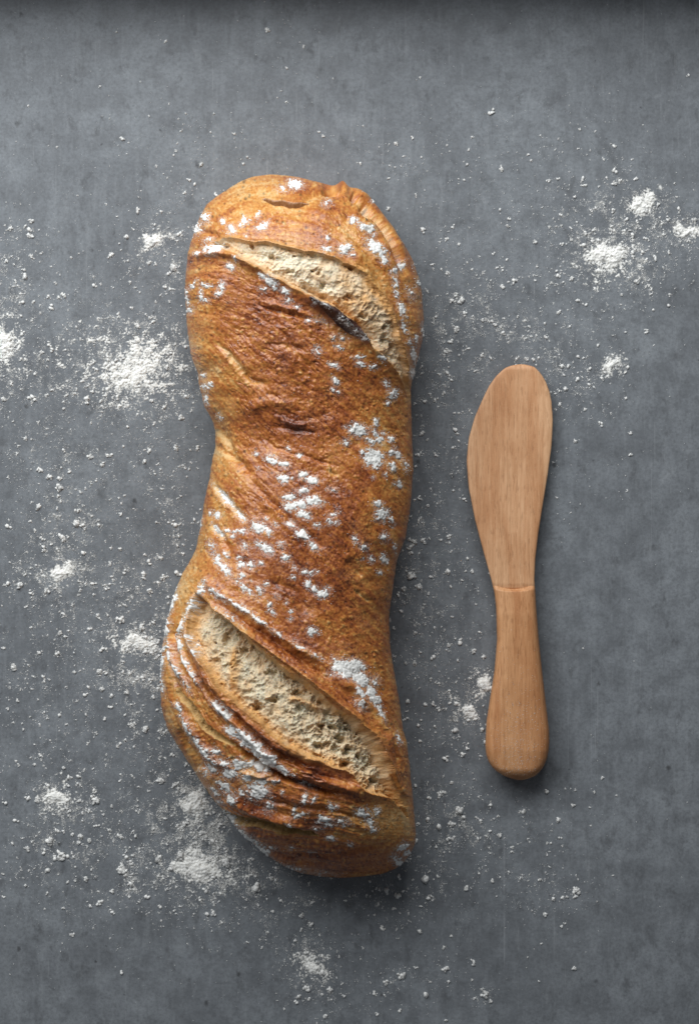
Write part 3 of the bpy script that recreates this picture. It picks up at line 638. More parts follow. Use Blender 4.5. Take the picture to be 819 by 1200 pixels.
# ------------------------------------------------------------------ flour on the loaf: patches (x, y, length, width, angle, strength)
FP = [(345, 216, 19, 12, 5, 1.2), (331, 222, 14, 6, 10, .55), (240, 255, 14, 12, 60, .8), (231, 267, 8, 14, 0, .8), (271, 269, 12, 11, 0, 1), (288, 259, 10, 9, -30, 1), (283, 264, 6, 7, 0, .9), (261, 260, 6, 6, 0, .8),
      (303, 252, 7, 4, -40, .9), (307, 265, 17, 7, -30, 1), (290, 277, 5, 3, 0, .7), (252, 292, 19, 13, -20, 1.05), (242, 291, 9, 8, 0, .8), (231, 296, 8, 6, 0, .9), (270, 313, 10, 9, 0, .95), (278, 304, 5, 9, 0, .8), (245, 281, 12, 5, 0, .6),
      (308, 323, 9, 6, 30, .95), (318, 330, 19, 9, 38, 1), (414, 259, 9, 8, 0, 1), (429, 267, 22, 8, 20, 1.05), (441, 291, 31, 14, 46, 1.25), (450, 304, 14, 9, 50, 1), (462, 319, 10, 9, 0, .9), (465, 331, 14, 4, 78, .9),
      (473, 310, 8, 9, 0, .9), (404, 292, 17, 12, -20, 1.1), (398, 289, 6, 8, 0, .9), (382, 292, 12, 7, 10, .9), (412, 300, 7, 4, 10, .9), (440, 275, 5, 5, 0, .8), (385, 279, 5, 5, 0, .7), (383, 238, 12, 9, -60, .55), (437, 237, 6, 5, 0, .9), (488, 310, 12, 6, 80, .8), (492, 331, 8, 5, 80, .8),
      (226, 335, 16, 3, -45, .8), (242, 334, 15, 5, 5, .9), (236, 346, 17, 5, 80, .85), (260, 337, 15, 7, -70, .9), (256, 344, 10, 6, -40, .8), (219, 350, 22, 4, 85, .8), (223, 364, 9, 9, 0, .65), (240, 352, 10, 6, 0, .6),
      (322, 337, 6, 5, 0, .9), (334, 341, 13, 6, 22, 1), (338, 352, 9, 6, 20, .85), (349, 360, 6, 4, 0, .7), (361, 376, 6, 4, 20, .7), (310, 338, 12, 6, 0, .45), (238, 440, 7, 6, 0, .8), (242, 453, 11, 7, 0, .75), (247, 451, 5, 5, 0, .8), (241, 468, 16, 5, 80, .75), (257, 488, 7, 7, 0, .85),
      (464, 341, 20, 5, 75, .75), (470, 362, 19, 8, 72, 1.05), (474, 382, 17, 6, 75, .95), (480, 401, 10, 5, 80, .75), (486, 399, 13, 4, 85, .8), (485, 417, 24, 9, 85, 1), (483, 436, 16, 6, 85, .9), (482, 345, 14, 9, 70, .55), (494, 387, 16, 4, 88, .8),
      (380, 357, 16, 3, 30, .62), (404, 378, 14, 5, 42, .58), (414, 388, 12, 5, 42, .6), (424, 394, 9, 4, 45, .7), (396, 372, 8, 4, 45, .5), (368, 354, 5, 5, 0, .85), (431, 395, 7, 5, 20, .9), (401, 397, 7, 7, 0, .8), (398, 407, 7, 5, 10, .75), (391, 396, 6, 6, 0, .55), (372, 411, 8, 10, 0, .75), (421, 419, 13, 4, -10, .85), (445, 419, 9, 4, 55, .85),
      (422, 427, 11, 6, 10, .8), (437, 430, 9, 5, 10, .8), (392, 428, 13, 5, 22, .8), (393, 447, 11, 6, 60, .85), (390, 457, 5, 4, 0, .8), (397, 460, 4, 4, 0, .7), (452, 450, 9, 7, 60, .7), (460, 460, 11, 10, 0, .85), (375, 376, 18, 5, 12, .5),
      (300, 531, 7, 5, 10, .8), (319, 539, 17, 9, 20, 1.1), (333, 544, 15, 6, 15, 1), (337, 526, 7, 4, 20, .7), (351, 533, 6, 5, 0, .85), (333, 561, 12, 10, 0, 1.1), (343, 561, 6, 4, 0, .8), (356, 557, 10, 9, 0, 1.1), (367, 563, 14, 10, 10, 1.1),
      (355, 575, 13, 8, -10, 1.05), (338, 583, 15, 7, 10, 1), (341, 594, 17, 11, 5, 1.15), (354, 591, 15, 11, 10, 1.15), (368, 587, 20, 10, 14, 1.15), (356, 603, 17, 9, 32, 1.05), (330, 556, 6, 4, 0, .7), (303, 549, 4, 4, 0, .6), (389, 574, 11, 5, 10, .6),
      (420, 504, 23, 14, 15, 1.25), (441, 494, 10, 7, 80, 1.05), (440, 507, 14, 6, 70, 1), (445, 516, 9, 7, 0, 1), (434, 518, 12, 6, 35, 1), (405, 518, 9, 8, -20, .95), (438, 537, 24, 21, 20, 1.3), (425, 529, 7, 7, 0, 1), (404, 500, 5, 4, 0, .9),
      (458, 515, 9, 7, 60, .95), (451, 508, 7, 5, 30, .85), (460, 530, 11, 8, 70, 1), (466, 533, 14, 6, 80, .95), (459, 548, 11, 8, 60, .95), (474, 546, 15, 5, 80, .75), (469, 567, 11, 6, 75, .95), (463, 566, 6, 5, 0, .8), (437, 560, 5, 4, 0, .7), (450, 556, 6, 4, 60, .6), (459, 464, 11, 9, 0, .9), (453, 471, 6, 6, 0, .9),
      (442, 591, 13, 7, -5, 1.05), (449, 600, 15, 10, 20, 1.05), (447, 606, 13, 10, 30, 1.0), (459, 610, 15, 4, 62, .9), (451, 629, 11, 9, 50, .95), (462, 643, 14, 4, 78, .7), (416, 632, 10, 7, 40, .9), (426, 641, 10, 8, 45, .95), (435, 655, 9, 8, 0, .9), (450, 655, 9, 11, 0, .95), (445, 670, 8, 5, 0, .75), (424, 655, 4, 3, 0, .6),
      (263, 584, 36, 6, 52, .78), (280, 602, 22, 6, 48, .8), (303, 618, 19, 12, 10, 1.15), (315, 623, 11, 7, 70, .95), (281, 623, 17, 5, 3, .95), (267, 621, 10, 6, 10, .9), (273, 629, 6, 6, 0, .8), (254, 603, 9, 8, 20, .95), (247, 602, 6, 6, 0, .8), (255, 621, 20, 6, 50, .9), (234, 614, 22, 4, 100, .7), (286, 640, 11, 10, 0, .7),
      (303, 638, 9, 6, 20, .9), (312, 643, 18, 10, 30, 1.05), (336, 654, 10, 9, 0, 1.05), (294, 662, 9, 9, 0, .95), (283, 663, 9, 6, 0, .85), (279, 654, 7, 5, 10, .85), (264, 649, 6, 6, 0, .9), (305, 661, 6, 4, 0, .8), (250, 640, 15, 9, 60, .65), (258, 660, 32, 9, 50, .75), (266, 670, 18, 8, 50, .75), (284, 674, 9, 7, 20, .9), (288, 690, 28, 5, 42, .85),
      (305, 692, 9, 6, 60, .85), (312, 684, 6, 6, 0, .8), (293, 681, 5, 4, 0, .8), (316, 709, 7, 6, 0, .85), (319, 717, 9, 5, 10, .85), (341, 614, 11, 6, 30, .95), (355, 627, 20, 10, 36, 1.1), (367, 640, 14, 7, 42, 1.0), (323, 614, 7, 4, 20, .8), (330, 638, 9, 5, 10, .7), (313, 608, 5, 5, 0, .75), (360, 671, 14, 6, 5, .95), (371, 670, 6, 4, 0, .7), (345, 665, 5, 6, 0, .7), (344, 677, 7, 4, 30, .7),
      (360, 685, 8, 9, 0, 1), (369, 690, 7, 7, 0, .95), (378, 696, 14, 10, 10, 1.1), (384, 690, 12, 4, 20, .6), (372, 617, 10, 5, 10, .9), (386, 611, 7, 8, 0, .8), (394, 612, 5, 5, 0, .6), (391, 603, 12, 4, -10, .75), (366, 740, 11, 9, 10, .85), (342, 716, 5, 4, 0, .6), (340, 726, 5, 4, 0, .7), (325, 700, 5, 5, 0, .6), (335, 706, 4, 4, 0, .6),
      (256, 697, 32, 7, 32, .75), (282, 711, 34, 6, 32, 1), (303, 727, 26, 5, 36, 1), (325, 742, 26, 4, 30, .7), (350, 757, 24, 4, 30, .65), (372, 770, 18, 4, 25, .65), (270, 722, 34, 4, 38, .5),
      (403, 784, 28, 20, 35, 1.5), (415, 780, 26, 14, 10, 1.35), (422, 795, 28, 16, 55, 1.5), (436, 815, 32, 12, 62, 1.4), (445, 836, 22, 8, 66, 1.3), (393, 774, 9, 5, 45, .9), (421, 826, 16, 10, 50, .75), (440, 800, 10, 12, 0, .6), (420, 812, 14, 9, 40, 1.2), (386, 790, 9, 5, 0, .6), (466, 866, 14, 5, 70, .75),
      (236, 690, 24, 7, 120, .8), (224, 712, 26, 7, 115, .95), (214, 735, 26, 7, 105, 1), (211, 757, 24, 7, 85, 1.1), (218, 777, 22, 6, 60, 1.05), (228, 793, 22, 5, 58, 1), (203, 708, 40, 5, 105, .9), (197, 740, 30, 6, 100, .95), (201, 766, 30, 6, 75, .9), (209, 785, 26, 6, 60, .8), (218, 803, 20, 6, 58, .6), (190, 772, 40, 5, 92, .85), (190, 800, 26, 5, 85, .7), (225, 752, 20, 6, 60, .6), (230, 765, 14, 5, 60, .75),
      (210, 829, 14, 8, 62, .95), (213, 838, 6, 6, 0, .8), (221, 853, 26, 9, 66, 1.05), (230, 868, 22, 9, 52, 1.05), (240, 879, 22, 10, 45, 1.05), (247, 886, 12, 9, 45, 1), (252, 894, 9, 11, 0, .95), (254, 881, 16, 7, 30, .85), (264, 893, 12, 7, 30, .95), (259, 831, 26, 9, 44, 1.15), (268, 839, 10, 8, 40, 1.05),
      (272, 857, 18, 10, 30, 1.1), (288, 866, 26, 15, 42, 1.3), (301, 879, 28, 17, 45, 1.35), (315, 891, 28, 14, 40, 1.3), (330, 902, 22, 9, 38, 1.15), (342, 909, 12, 5, 35, .8), (269, 907, 19, 12, 5, 1.2), (281, 896, 17, 14, 20, 1.2), (293, 895, 12, 8, 0, .9), (305, 900, 22, 11, 20, 1.1), (290, 912, 14, 9, 0, .85),
      (301, 927, 28, 22, 10, .98), (306, 918, 16, 12, 0, .9), (262, 921, 20, 9, 40, 1.05), (246, 900, 20, 13, 40, .8), (240, 905, 14, 9, 50, .6), (272, 935, 14, 12, 20, 1), (283, 930, 9, 7, 0, .8), (316, 945, 11, 11, 0, .9), (317, 938, 7, 9, 0, .8), (322, 916, 10, 6, 0, .8), (252, 928, 16, 6, 45, .8), (258, 940, 10, 6, 40, .6),
      (357, 937, 14, 6, 110, .9), (367, 938, 10, 4, 110, .85), (389, 945, 10, 8, -10, .95), (425, 953, 17, 13, 10, 1.1), (381, 960, 15, 9, 10, 1.1), (384, 966, 9, 7, 20, .95), (433, 963, 13, 9, 30, 1), (437, 971, 8, 8, 0, .85), (442, 951, 10, 5, 100, .85), (352, 955, 16, 5, -8, .9), (345, 950, 11, 4, -55, .85), (400, 963, 18, 7, 0, .6), (372, 972, 12, 5, 0, .5), (341, 965, 8, 6, 0, .8),
      (358, 920, 30, 2.5, 18, .6), (388, 983, 11, 4, 10, .9), (410, 989, 7, 5, -30, .8), (471, 992, 15, 9, -20, .95), (477, 1000, 9, 8, 0, .95), (468, 1010, 13, 10, -30, .95), (462, 1004, 10, 7, 0, .6), (318, 995, 10, 4, -5, .8), (364, 1002, 9, 5, 10, .6), (340, 994, 8, 4, 0, .5), (330, 929, 5, 5, 0, .6),
      (268, 962, 30, 10, 50, .95), (286, 981, 34, 13, 40, 1.1), (304, 995, 26, 12, 35, 1.1), (258, 952, 20, 6, 55, .7), (240, 930, 30, 4, 58, .55), (345, 1018, 40, 5, 12, .55), (378, 1024, 30, 4, 5, .45)]
CF = np.full(GX.shape, -1.0)
fwx = GX + 2.0 * fbm(GX / 5, GY / 5, 3, 101) + 2.6 * w1; fwy = GY + 2.0 * fbm(GX / 5, GY / 5, 3, 105) + 2.6 * w2
for x, y, l, w, an, st in FP:
    r = max(l, w) * 1.2 + 4
    i0, i1 = int(max(0, (y - r - Y0) * S)), int((y + r - Y0) * S); j0, j1 = int(max(0, (x - r - X0) * S)), int((x + r - X0) * S)
    if i1 <= 0 or j1 <= 0: continue
    sx, sy = fwx[i0:i1, j0:j1] - x, fwy[i0:i1, j0:j1] - y
    ca, sa = math.cos(math.radians(an)), math.sin(math.radians(an))
    q = np.hypot((sx * ca + sy * sa) / (l / 2 + 0.8), (sy * ca - sx * sa) / (w / 2 + 0.8))
    CF[i0:i1, j0:j1] = np.maximum(CF[i0:i1, j0:j1], st * (1.28 - q))
g1, g2, gid = worley(GX / 2.5, GY / 2.5, 41)
gran = 0.30 * (0.45 - g1) + 0.60 * fbm(GX / 2.3, GY / 2.3, 2, 111) + 0.80 * fbm(GX / 6, GY / 6, 4, 113, 0.6)
TH = CF - 0.52 + 0.85 * gran
COV = np.clip(2.2 * (CF - 0.44) + 1.5 * gran, -1, 1.2)
THK = np.clip(TH, -0.6, 1.0)
thick_mm = np.where(TH > 0, np.minimum(0.12 + 0.42 * np.clip(TH, 0, 1)**0.8 + 0.20 * (0.5 - g1) + 0.14 * fbm(GX / 3, GY / 3, 2, 115), 0.75), 0.9 * THK)
# a fine breath of flour in the crust itself round the patches and in the pulled strands
dust = np.clip(0.55 * sstep(-0.35, 0.5, CF) + 0.10 * fbm(GX / 30, GY / 30, 3, 121), 0, 0.55) * sstep(0.1, 0.55, fbm(GX / 1.6, GY / 1.6, 2, 123) + 0.25)
mixa(dust, np.array([0.80, 0.78, 0.74]))

# ------------------------------------------------------------------ loaf mesh
d_v = bil(D, PX, PY, X0, Y0, S)
mm = 1e-3
P = np.stack([(PX - 409.5) * K / mm, (600 - PY) * K / mm, PZ], -1)          # millimetres, before the perspective unprojection
du = np.gradient(P, axis=0); dv = np.roll(P, -1, 1) - np.roll(P, 1, 1)
N = np.cross(du, dv); N /= np.linalg.norm(N, axis=-1, keepdims=True) + 1e-12
if N[NR // 2, NT // 2, 2] < 0: N = -N
side = np.where(up, np.clip(sn / 0.42, 0.10, 1), 0.10)[None, :]
endf = np.minimum(sstep(0, 22, PY - YT + 4), sstep(0, 22, YB + 4 - PY))
ampl = side * endf
# at the steep flank the relief pushes sideways less, so that the outline stays put
PD = P + N * (d_v * ampl + 5.0 * bil(BUMP, PX, PY, X0, Y0, S) * np.where(up, 1, 0)[None, :])[..., None]
PD[..., 2] = np.maximum(PD[..., 2], 0.1)
def unproject(Q):
    f = (H - Q[..., 2] * mm) / H
    return np.stack([Q[..., 0] * mm * f, Q[..., 1] * mm * f, Q[..., 2] * mm], -1)
PW = unproject(PD).reshape(-1, 3)
alb_v = bil(ALB, PX, PY, X0, Y0, S).reshape(-1, 3)
NC = len(phi)
ii, jj = np.meshgrid(np.arange(NR - 1), np.arange(NC), indexing='ij')
j2 = (jj + 1) % NC
FA = np.stack([ii * NC + jj, (ii + 1) * NC + jj, (ii + 1) * NC + j2, ii * NC + j2], -1).reshape(-1, 4)
jn = np.minimum(jj + 1, NC - 1)
cxf = ((PX[ii, jj] + PX[ii + 1, jn]) / 2).ravel(); cyf = ((PY[ii, jj] + PY[ii + 1, jn]) / 2).ravel()
topf = (jj < NT - 1).ravel()
def mask_at(m):
    xi = np.clip(np.round((cxf - X0) * S).astype(int), 0, GX.shape[1] - 1); yi = np.clip(np.round((cyf - Y0) * S).astype(int), 0, GX.shape[0] - 1)
    return m[yi, xi] & topf
# face winding outward
a0, b0, c0 = PW[FA[FA.shape[0] // 3]][:3]
mid = FA[(NR // 2) * NC + NT // 2]
if np.cross(PW[mid[1]] - PW[mid[0]], PW[mid[2]] - PW[mid[0]])[2] < 0: FA = FA[:, ::-1]
m_up, m_lo, m_gb, m_gs, m_ear = [mask_at(m) for m in (in_up, in_lo, in_gb, in_gs, in_ear)]
rest = ~(m_up | m_lo | m_gb | m_gs | m_ear)
def sub(mask, P_, extra=None):
    F_ = FA[mask]
    ids = np.unique(F_); inv = np.zeros(len(P_), np.int32); inv[ids] = np.arange(len(ids))
    return P_[ids], inv[F_], ids
loaf = bpy.data.objects.new('bread_loaf', None); COL.objects.link(loaf)
tag(loaf, 'long twisted brown bread loaf with two torn open scores, lying on the grey surface', 'bread')
cen = to_world(np.array(355.0), np.array(616.0), np.array(0.0)); loaf.location = cen
def loaf_part(name, mask, mat, label=None):
    V_, F_, ids = sub(mask, PW)
    o = mesh_obj(name, V_ - cen, F_, mat, loaf, {'albedo': alb_v[ids]})
    if label: o['label'] = label
    return o
# close both ends of the tube
loaf_part('crust', rest, M_CRUST)
loaf_part('crumb', m_up, M_CRUMB, 'cream and golden torn crumb of the upper score')
loaf_part('crumb', m_lo, M_CRUMB, 'pale holey crumb of the wide lower score')
loaf_part('crumb', m_gs, M_CRUMB, 'narrow strip of crumb between the lower left strands')
loaf_part('crumb', m_gb, M_CRUMB, 'thin tan gap in the crust near the bottom end')
loaf_part('crust_ear', m_ear, M_CRUST, 'charred dark lip of crust on the upper score')

# flour lying on the loaf: a shell over the crust, cut to the patches
NV = np.cross(np.gradient(PD, axis=0), np.roll(PD, -1, 1) - np.roll(PD, 1, 1)); NV /= np.linalg.norm(NV, axis=-1, keepdims=True) + 1e-12
if NV[NR // 2, NT // 2, 2] < 0: NV = -NV
NV = 0.5 * NV + 0.5 * N
th_v = bil(thick_mm, PX, PY, X0, Y0, S)
FS = unproject(PD + NV * (np.clip(th_v, -0.35, 1.3) - 0.05)[..., None]).reshape(-1, 3)
thf = th_v.ravel(); cov_v = bil(COV, PX, PY, X0, Y0, S).ravel()
hot = topf & (thf[FA].max(1) > 0.02)
BIG = [((402, 790), 62, lambda x, y: (x > 384) & (x < 456) & (y > 764) & (y < 850), 'thick caked white flour patch on the crust just right of the lower score'),
       ((0, 0), 0, lambda x, y: (y - 845 > (x - 258) * 0.62 - 6) & (y - 845 < (x - 258) * 0.75 + 16) & (x > 258) & (x < 346) & (y < 912), 'long thick ridge of white flour along the crust strand left below the lower score'),
       ((0, 0), 0, lambda x, y: (x > 422) & (x < 460) & (y > 262) & (y < 312), 'slanting streak of white flour on the crust right above the upper score'),
       ((0, 0), 0, lambda x, y: (x > 421.5) & (x < 452) & (y > 523.5) & (y < 552), 'round cluster of white flour crumbs on the right side of the loaf middle'),
       ((0, 0), 0, lambda x, y: (x > 405) & (x < 432) & (y > 494) & (y < 514), 'oval cluster of white flour just above the round flour cluster on the loaf'),
       ((0, 0), 0, lambda x, y: (x > 332) & (x < 358) & (y > 206) & (y < 226), 'white flour blob on the top end of the loaf')]
left_over = hot.copy()
for _, _, fn, lab in BIG:
    m = hot & fn(cxf, cyf)
    left_over &= ~m
    V_, F_, _i = sub(m, FS)
    o = mesh_obj('flour_patch', V_, F_, M_POWDER, None, {'cover': cov_v[_i]}); tag(o, lab, 'flour patch', 'thick flour patches on the loaf')
V_, F_, _i = sub(left_over, FS)
tag(mesh_obj('flour_dusting', V_, F_, M_POWDER, None, {'cover': cov_v[_i]}), 'white flour dusted in small ragged patches over the loaf crust', 'flour', kind='stuff')

# ------------------------------------------------------------------ grains: small uneven lumps
t_ = (1 + 5**0.5) / 2
ICO = np.array([(-1, t_, 0), (1, t_, 0), (-1, -t_, 0), (1, -t_, 0), (0, -1, t_), (0, 1, t_), (0, -1, -t_), (0, 1, -t_), (t_, 0, -1), (t_, 0, 1), (-t_, 0, -1), (-t_, 0, 1)]) / math.hypot(1, t_)
ICF = np.array([(0, 11, 5), (0, 5, 1), (0, 1, 7), (0, 7, 10), (0, 10, 11), (1, 5, 9), (5, 11, 4), (11, 10, 2), (10, 7, 6), (7, 1, 8), (3, 9, 4), (3, 4, 2), (3, 2, 6), (3, 6, 8), (3, 8, 9), (4, 9, 5), (2, 4, 11), (6, 2, 10), (8, 6, 7), (9, 8, 1)])
OCT = np.array([(1, 0, 0), (-1, 0, 0), (0, 1, 0), (0, -1, 0), (0, 0, 1), (0, 0, -1)], float)
OCF = np.array([(0, 2, 4), (2, 1, 4), (1, 3, 4), (3, 0, 4), (2, 0, 5), (1, 2, 5), (3, 1, 5), (0, 3, 5)])
def grains(pos, rad, base, faces, flat=0.55, jit=0.35, lift=0.25):
    n = len(pos); m = len(base)
    B = base[None] * (1 + jit * RNG.uniform(-1, 1, (n, m, 1)))
    an = RNG.uniform(0, 2 * np.pi, n); ca, sa = np.cos(an)[:, None], np.sin(an)[:, None]
    el = RNG.uniform(0.7, 1.4, (n, 1))
    bx = B[..., 0] * el; by = B[..., 1] / el
    Q = np.stack([bx * ca - by * sa, bx * sa + by * ca, B[..., 2] * flat], -1) * rad[:, None, None]
    Q[..., 2] = Q[..., 2] + (rad * lift)[:, None]
    Q = Q + pos[:, None, :]
    return Q.reshape(-1, 3), (faces[None] + (np.arange(n) * m)[:, None, None]).reshape(-1, 3)

# loose specks of flour on the crust around the patches
pr = np.clip(CF + 0.75, 0, 0.9)**2 * np.clip(0.4 + 1.5 * fbm(GX / 9, GY / 9, 3, 117), 0, 2) + 0.012 * np.clip(fbm(GX / 35, GY / 35, 2, 118) + 0.1, 0, 1)
pv = bil(pr, PX, PY, X0, Y0, S) * (up[None, :]) * np.hypot(np.gradient(PX, axis=1), 0.02) * np.gradient(PY, axis=0)
pv = pv.ravel() / pv.sum()
pick = RNG.choice(len(pv), 9000, p=pv)
gp = unproject((PD + NV * 0.03)).reshape(-1, 3)[pick]
gv, gf = grains(gp, (0.24 + 0.50 * RNG.random(9000)**2.4) * K, OCT, OCF, 0.7, 0.3, 0.1)
tag(mesh_obj('flour_specks', gv, gf, M_FLOUR), 'loose white flour specks sprinkled over the loaf crust', 'flour', kind='stuff')

# ------------------------------------------------------------------ flour on the tabletop
BR_P = np.r_[np.c_[xl, yv], np.c_[xr, yv][::-1]][::6]
# density fields: (x, y, rx, ry, weight)
FIELD = [(155, 430, 40, 36, 2.6), (140, 420, 70, 70, .7), (15, 300, 26, 50, 1.1), (4, 400, 20, 60, 2.0), (30, 460, 40, 80, .7), (60, 430, 60, 90, .5), (185, 290, 34, 40, 1.2), (205, 330, 26, 50, 1.0), (235, 215, 30, 40, .35), (195, 170, 60, 30, .25),
         (715, 295, 50, 34, 2.4), (745, 245, 38, 26, 1.8), (690, 240, 60, 36, .9), (800, 265, 22, 24, 1.6), (760, 320, 36, 30, 1.0), (610, 395, 70, 40, 1.0), (545, 370, 36, 50, .9), (570, 330, 60, 60, .35), (640, 430, 40, 40, .7), (716, 428, 22, 16, 1.3), (680, 470, 34, 40, .5),
         (510, 420, 30, 60, .6), (520, 250, 50, 70, .22), (470, 180, 40, 30, .3), (640, 190, 90, 40, .18), (690, 150, 60, 40, .10), (330, 60, 40, 60, .10), (340, 170, 60, 30, .16),
         (70, 640, 40, 60, 1.3), (75, 675, 26, 18, 2.0), (70, 590, 40, 40, .8), (25, 690, 24, 20, .9), (120, 540, 70, 60, .35), (200, 560, 36, 80, .55), (200, 660, 40, 60, .8), (150, 700, 60, 60, .6), (165, 765, 34, 40, 2.2), (178, 800, 28, 60, 1.4), (90, 760, 70, 60, .5),
         (20, 760, 30, 60, .4), (110, 850, 80, 60, .4), (185, 870, 26, 50, .8), (70, 940, 28, 26, 1.8), (68, 992, 28, 22, 1.4), (115, 985, 60, 50, .9), (145, 1025, 30, 22, 1.1), (180, 950, 44, 50, .8), (235, 1005, 48, 38, 2.8), (225, 945, 28, 40, 2.4), (262, 975, 40, 30, 2.2),
         (300, 1035, 50, 30, 1.6), (240, 1060, 80, 26, .6), (110, 1060, 60, 24, .3), (40, 870, 40, 40, .3), (30, 1010, 30, 30, .5), (365, 1140, 24, 26, 2.2), (350, 1100, 36, 36, .6), (330, 1075, 60, 36, .45), (400, 1170, 50, 26, .5),
         (465, 1148, 24, 12, 1.2), (520, 1140, 30, 24, .4), (568, 1166, 16, 10, .9), (470, 1060, 40, 36, .6), (450, 1040, 30, 24, .8), (500, 1025, 30, 26, .7), (525, 955, 36, 36, 1.3), (545, 990, 40, 36, .7), (600, 990, 50, 40, .35), (650, 950, 50, 40, .18), (660, 1045, 30, 20, .55), (620, 1040, 50, 30, .3),
         (550, 840, 24, 26, 1.8), (560, 800, 20, 20, 1.0), (520, 780, 36, 60, .5), (500, 720, 30, 70, .7), (480, 670, 20, 40, 1.0), (530, 660, 36, 60, .5), (500, 560, 24, 80, .6), (535, 500, 26, 60, .5), (500, 870, 24, 60, .5), (600, 460, 60, 60, .2), (690, 560, 40, 50, .05),
         (110, 640, 130, 330, .16), (600, 420, 120, 140, .10), (510, 700, 40, 330, .16)]
def density(x, y):
    d = np.full(x.shape, 0.006)
    for fx, fy, rx, ry, w in FIELD:
        d = d + w * np.exp(-0.5 * (((x - fx) / rx)**2 + ((y - fy) / ry)**2) * 1.5)
    cl = fbm(x / 26, y / 26, 4, 131); cl2 = fbm(x / 8, y / 8, 2, 135)
    return d * np.clip(0.75 + 1.7 * cl, 0.03, 3) * np.clip(0.8 + 1.3 * cl2, 0.05, 3)
def scatter(n, p, rlo, rhi, alpha, seed):
    r = np.random.default_rng(seed)
    x = r.uniform(-30, 850, n * 12); y = r.uniform(-30, 1230, n * 12)
    d = density(x, y)**p
    k = r.random(len(x)) < d / (d.max() * 0.55)
    x, y = x[k][:n], y[k][:n]
    ins = inside(x, y, BR_P)
    x, y = x[~ins], y[~ins]
    q = r.random(len(x))
    rad = (rlo**-alpha - q * (rlo**-alpha - rhi**-alpha))**(-1 / alpha)
    return x, y, rad
acc_v, acc_f, off = [], [], 0
def add(vf):
    global off
    acc_v.append(vf[0]); acc_f.append(vf[1] + off); off += len(vf[0])
x, y, r = scatter(70000, 1.0, 0.30, 0.90, 1.8, 1)
add(grains(to_world(x, y, x * 0), r * K, OCT, OCF))
x, y, r = scatter(7500, 1.1, 0.60, 2.7, 1.8, 2)
rc = np.random.default_rng(21)
px_, py_, pr_ = [x], [y], [r]
for q in range(3):                                  # most grains cling to one another
    kq = rc.random(len(x)) < (0.75, 0.5, 0.3)[q]
    an_ = rc.uniform(0, 6.283, kq.sum()); ds_ = r[kq] * rc.uniform(0.7, 1.7, kq.sum())
    px_.append(x[kq] + ds_ * np.cos(an_)); py_.append(y[kq] + ds_ * np.sin(an_)); pr_.append(r[kq] * rc.uniform(0.45, 0.9, kq.sum()))
x, y, r = map(np.concatenate, (px_, py_, pr_))
add(grains(to_world(x, y, x * 0), r * K, ICO, ICF, 0.40, 0.34))
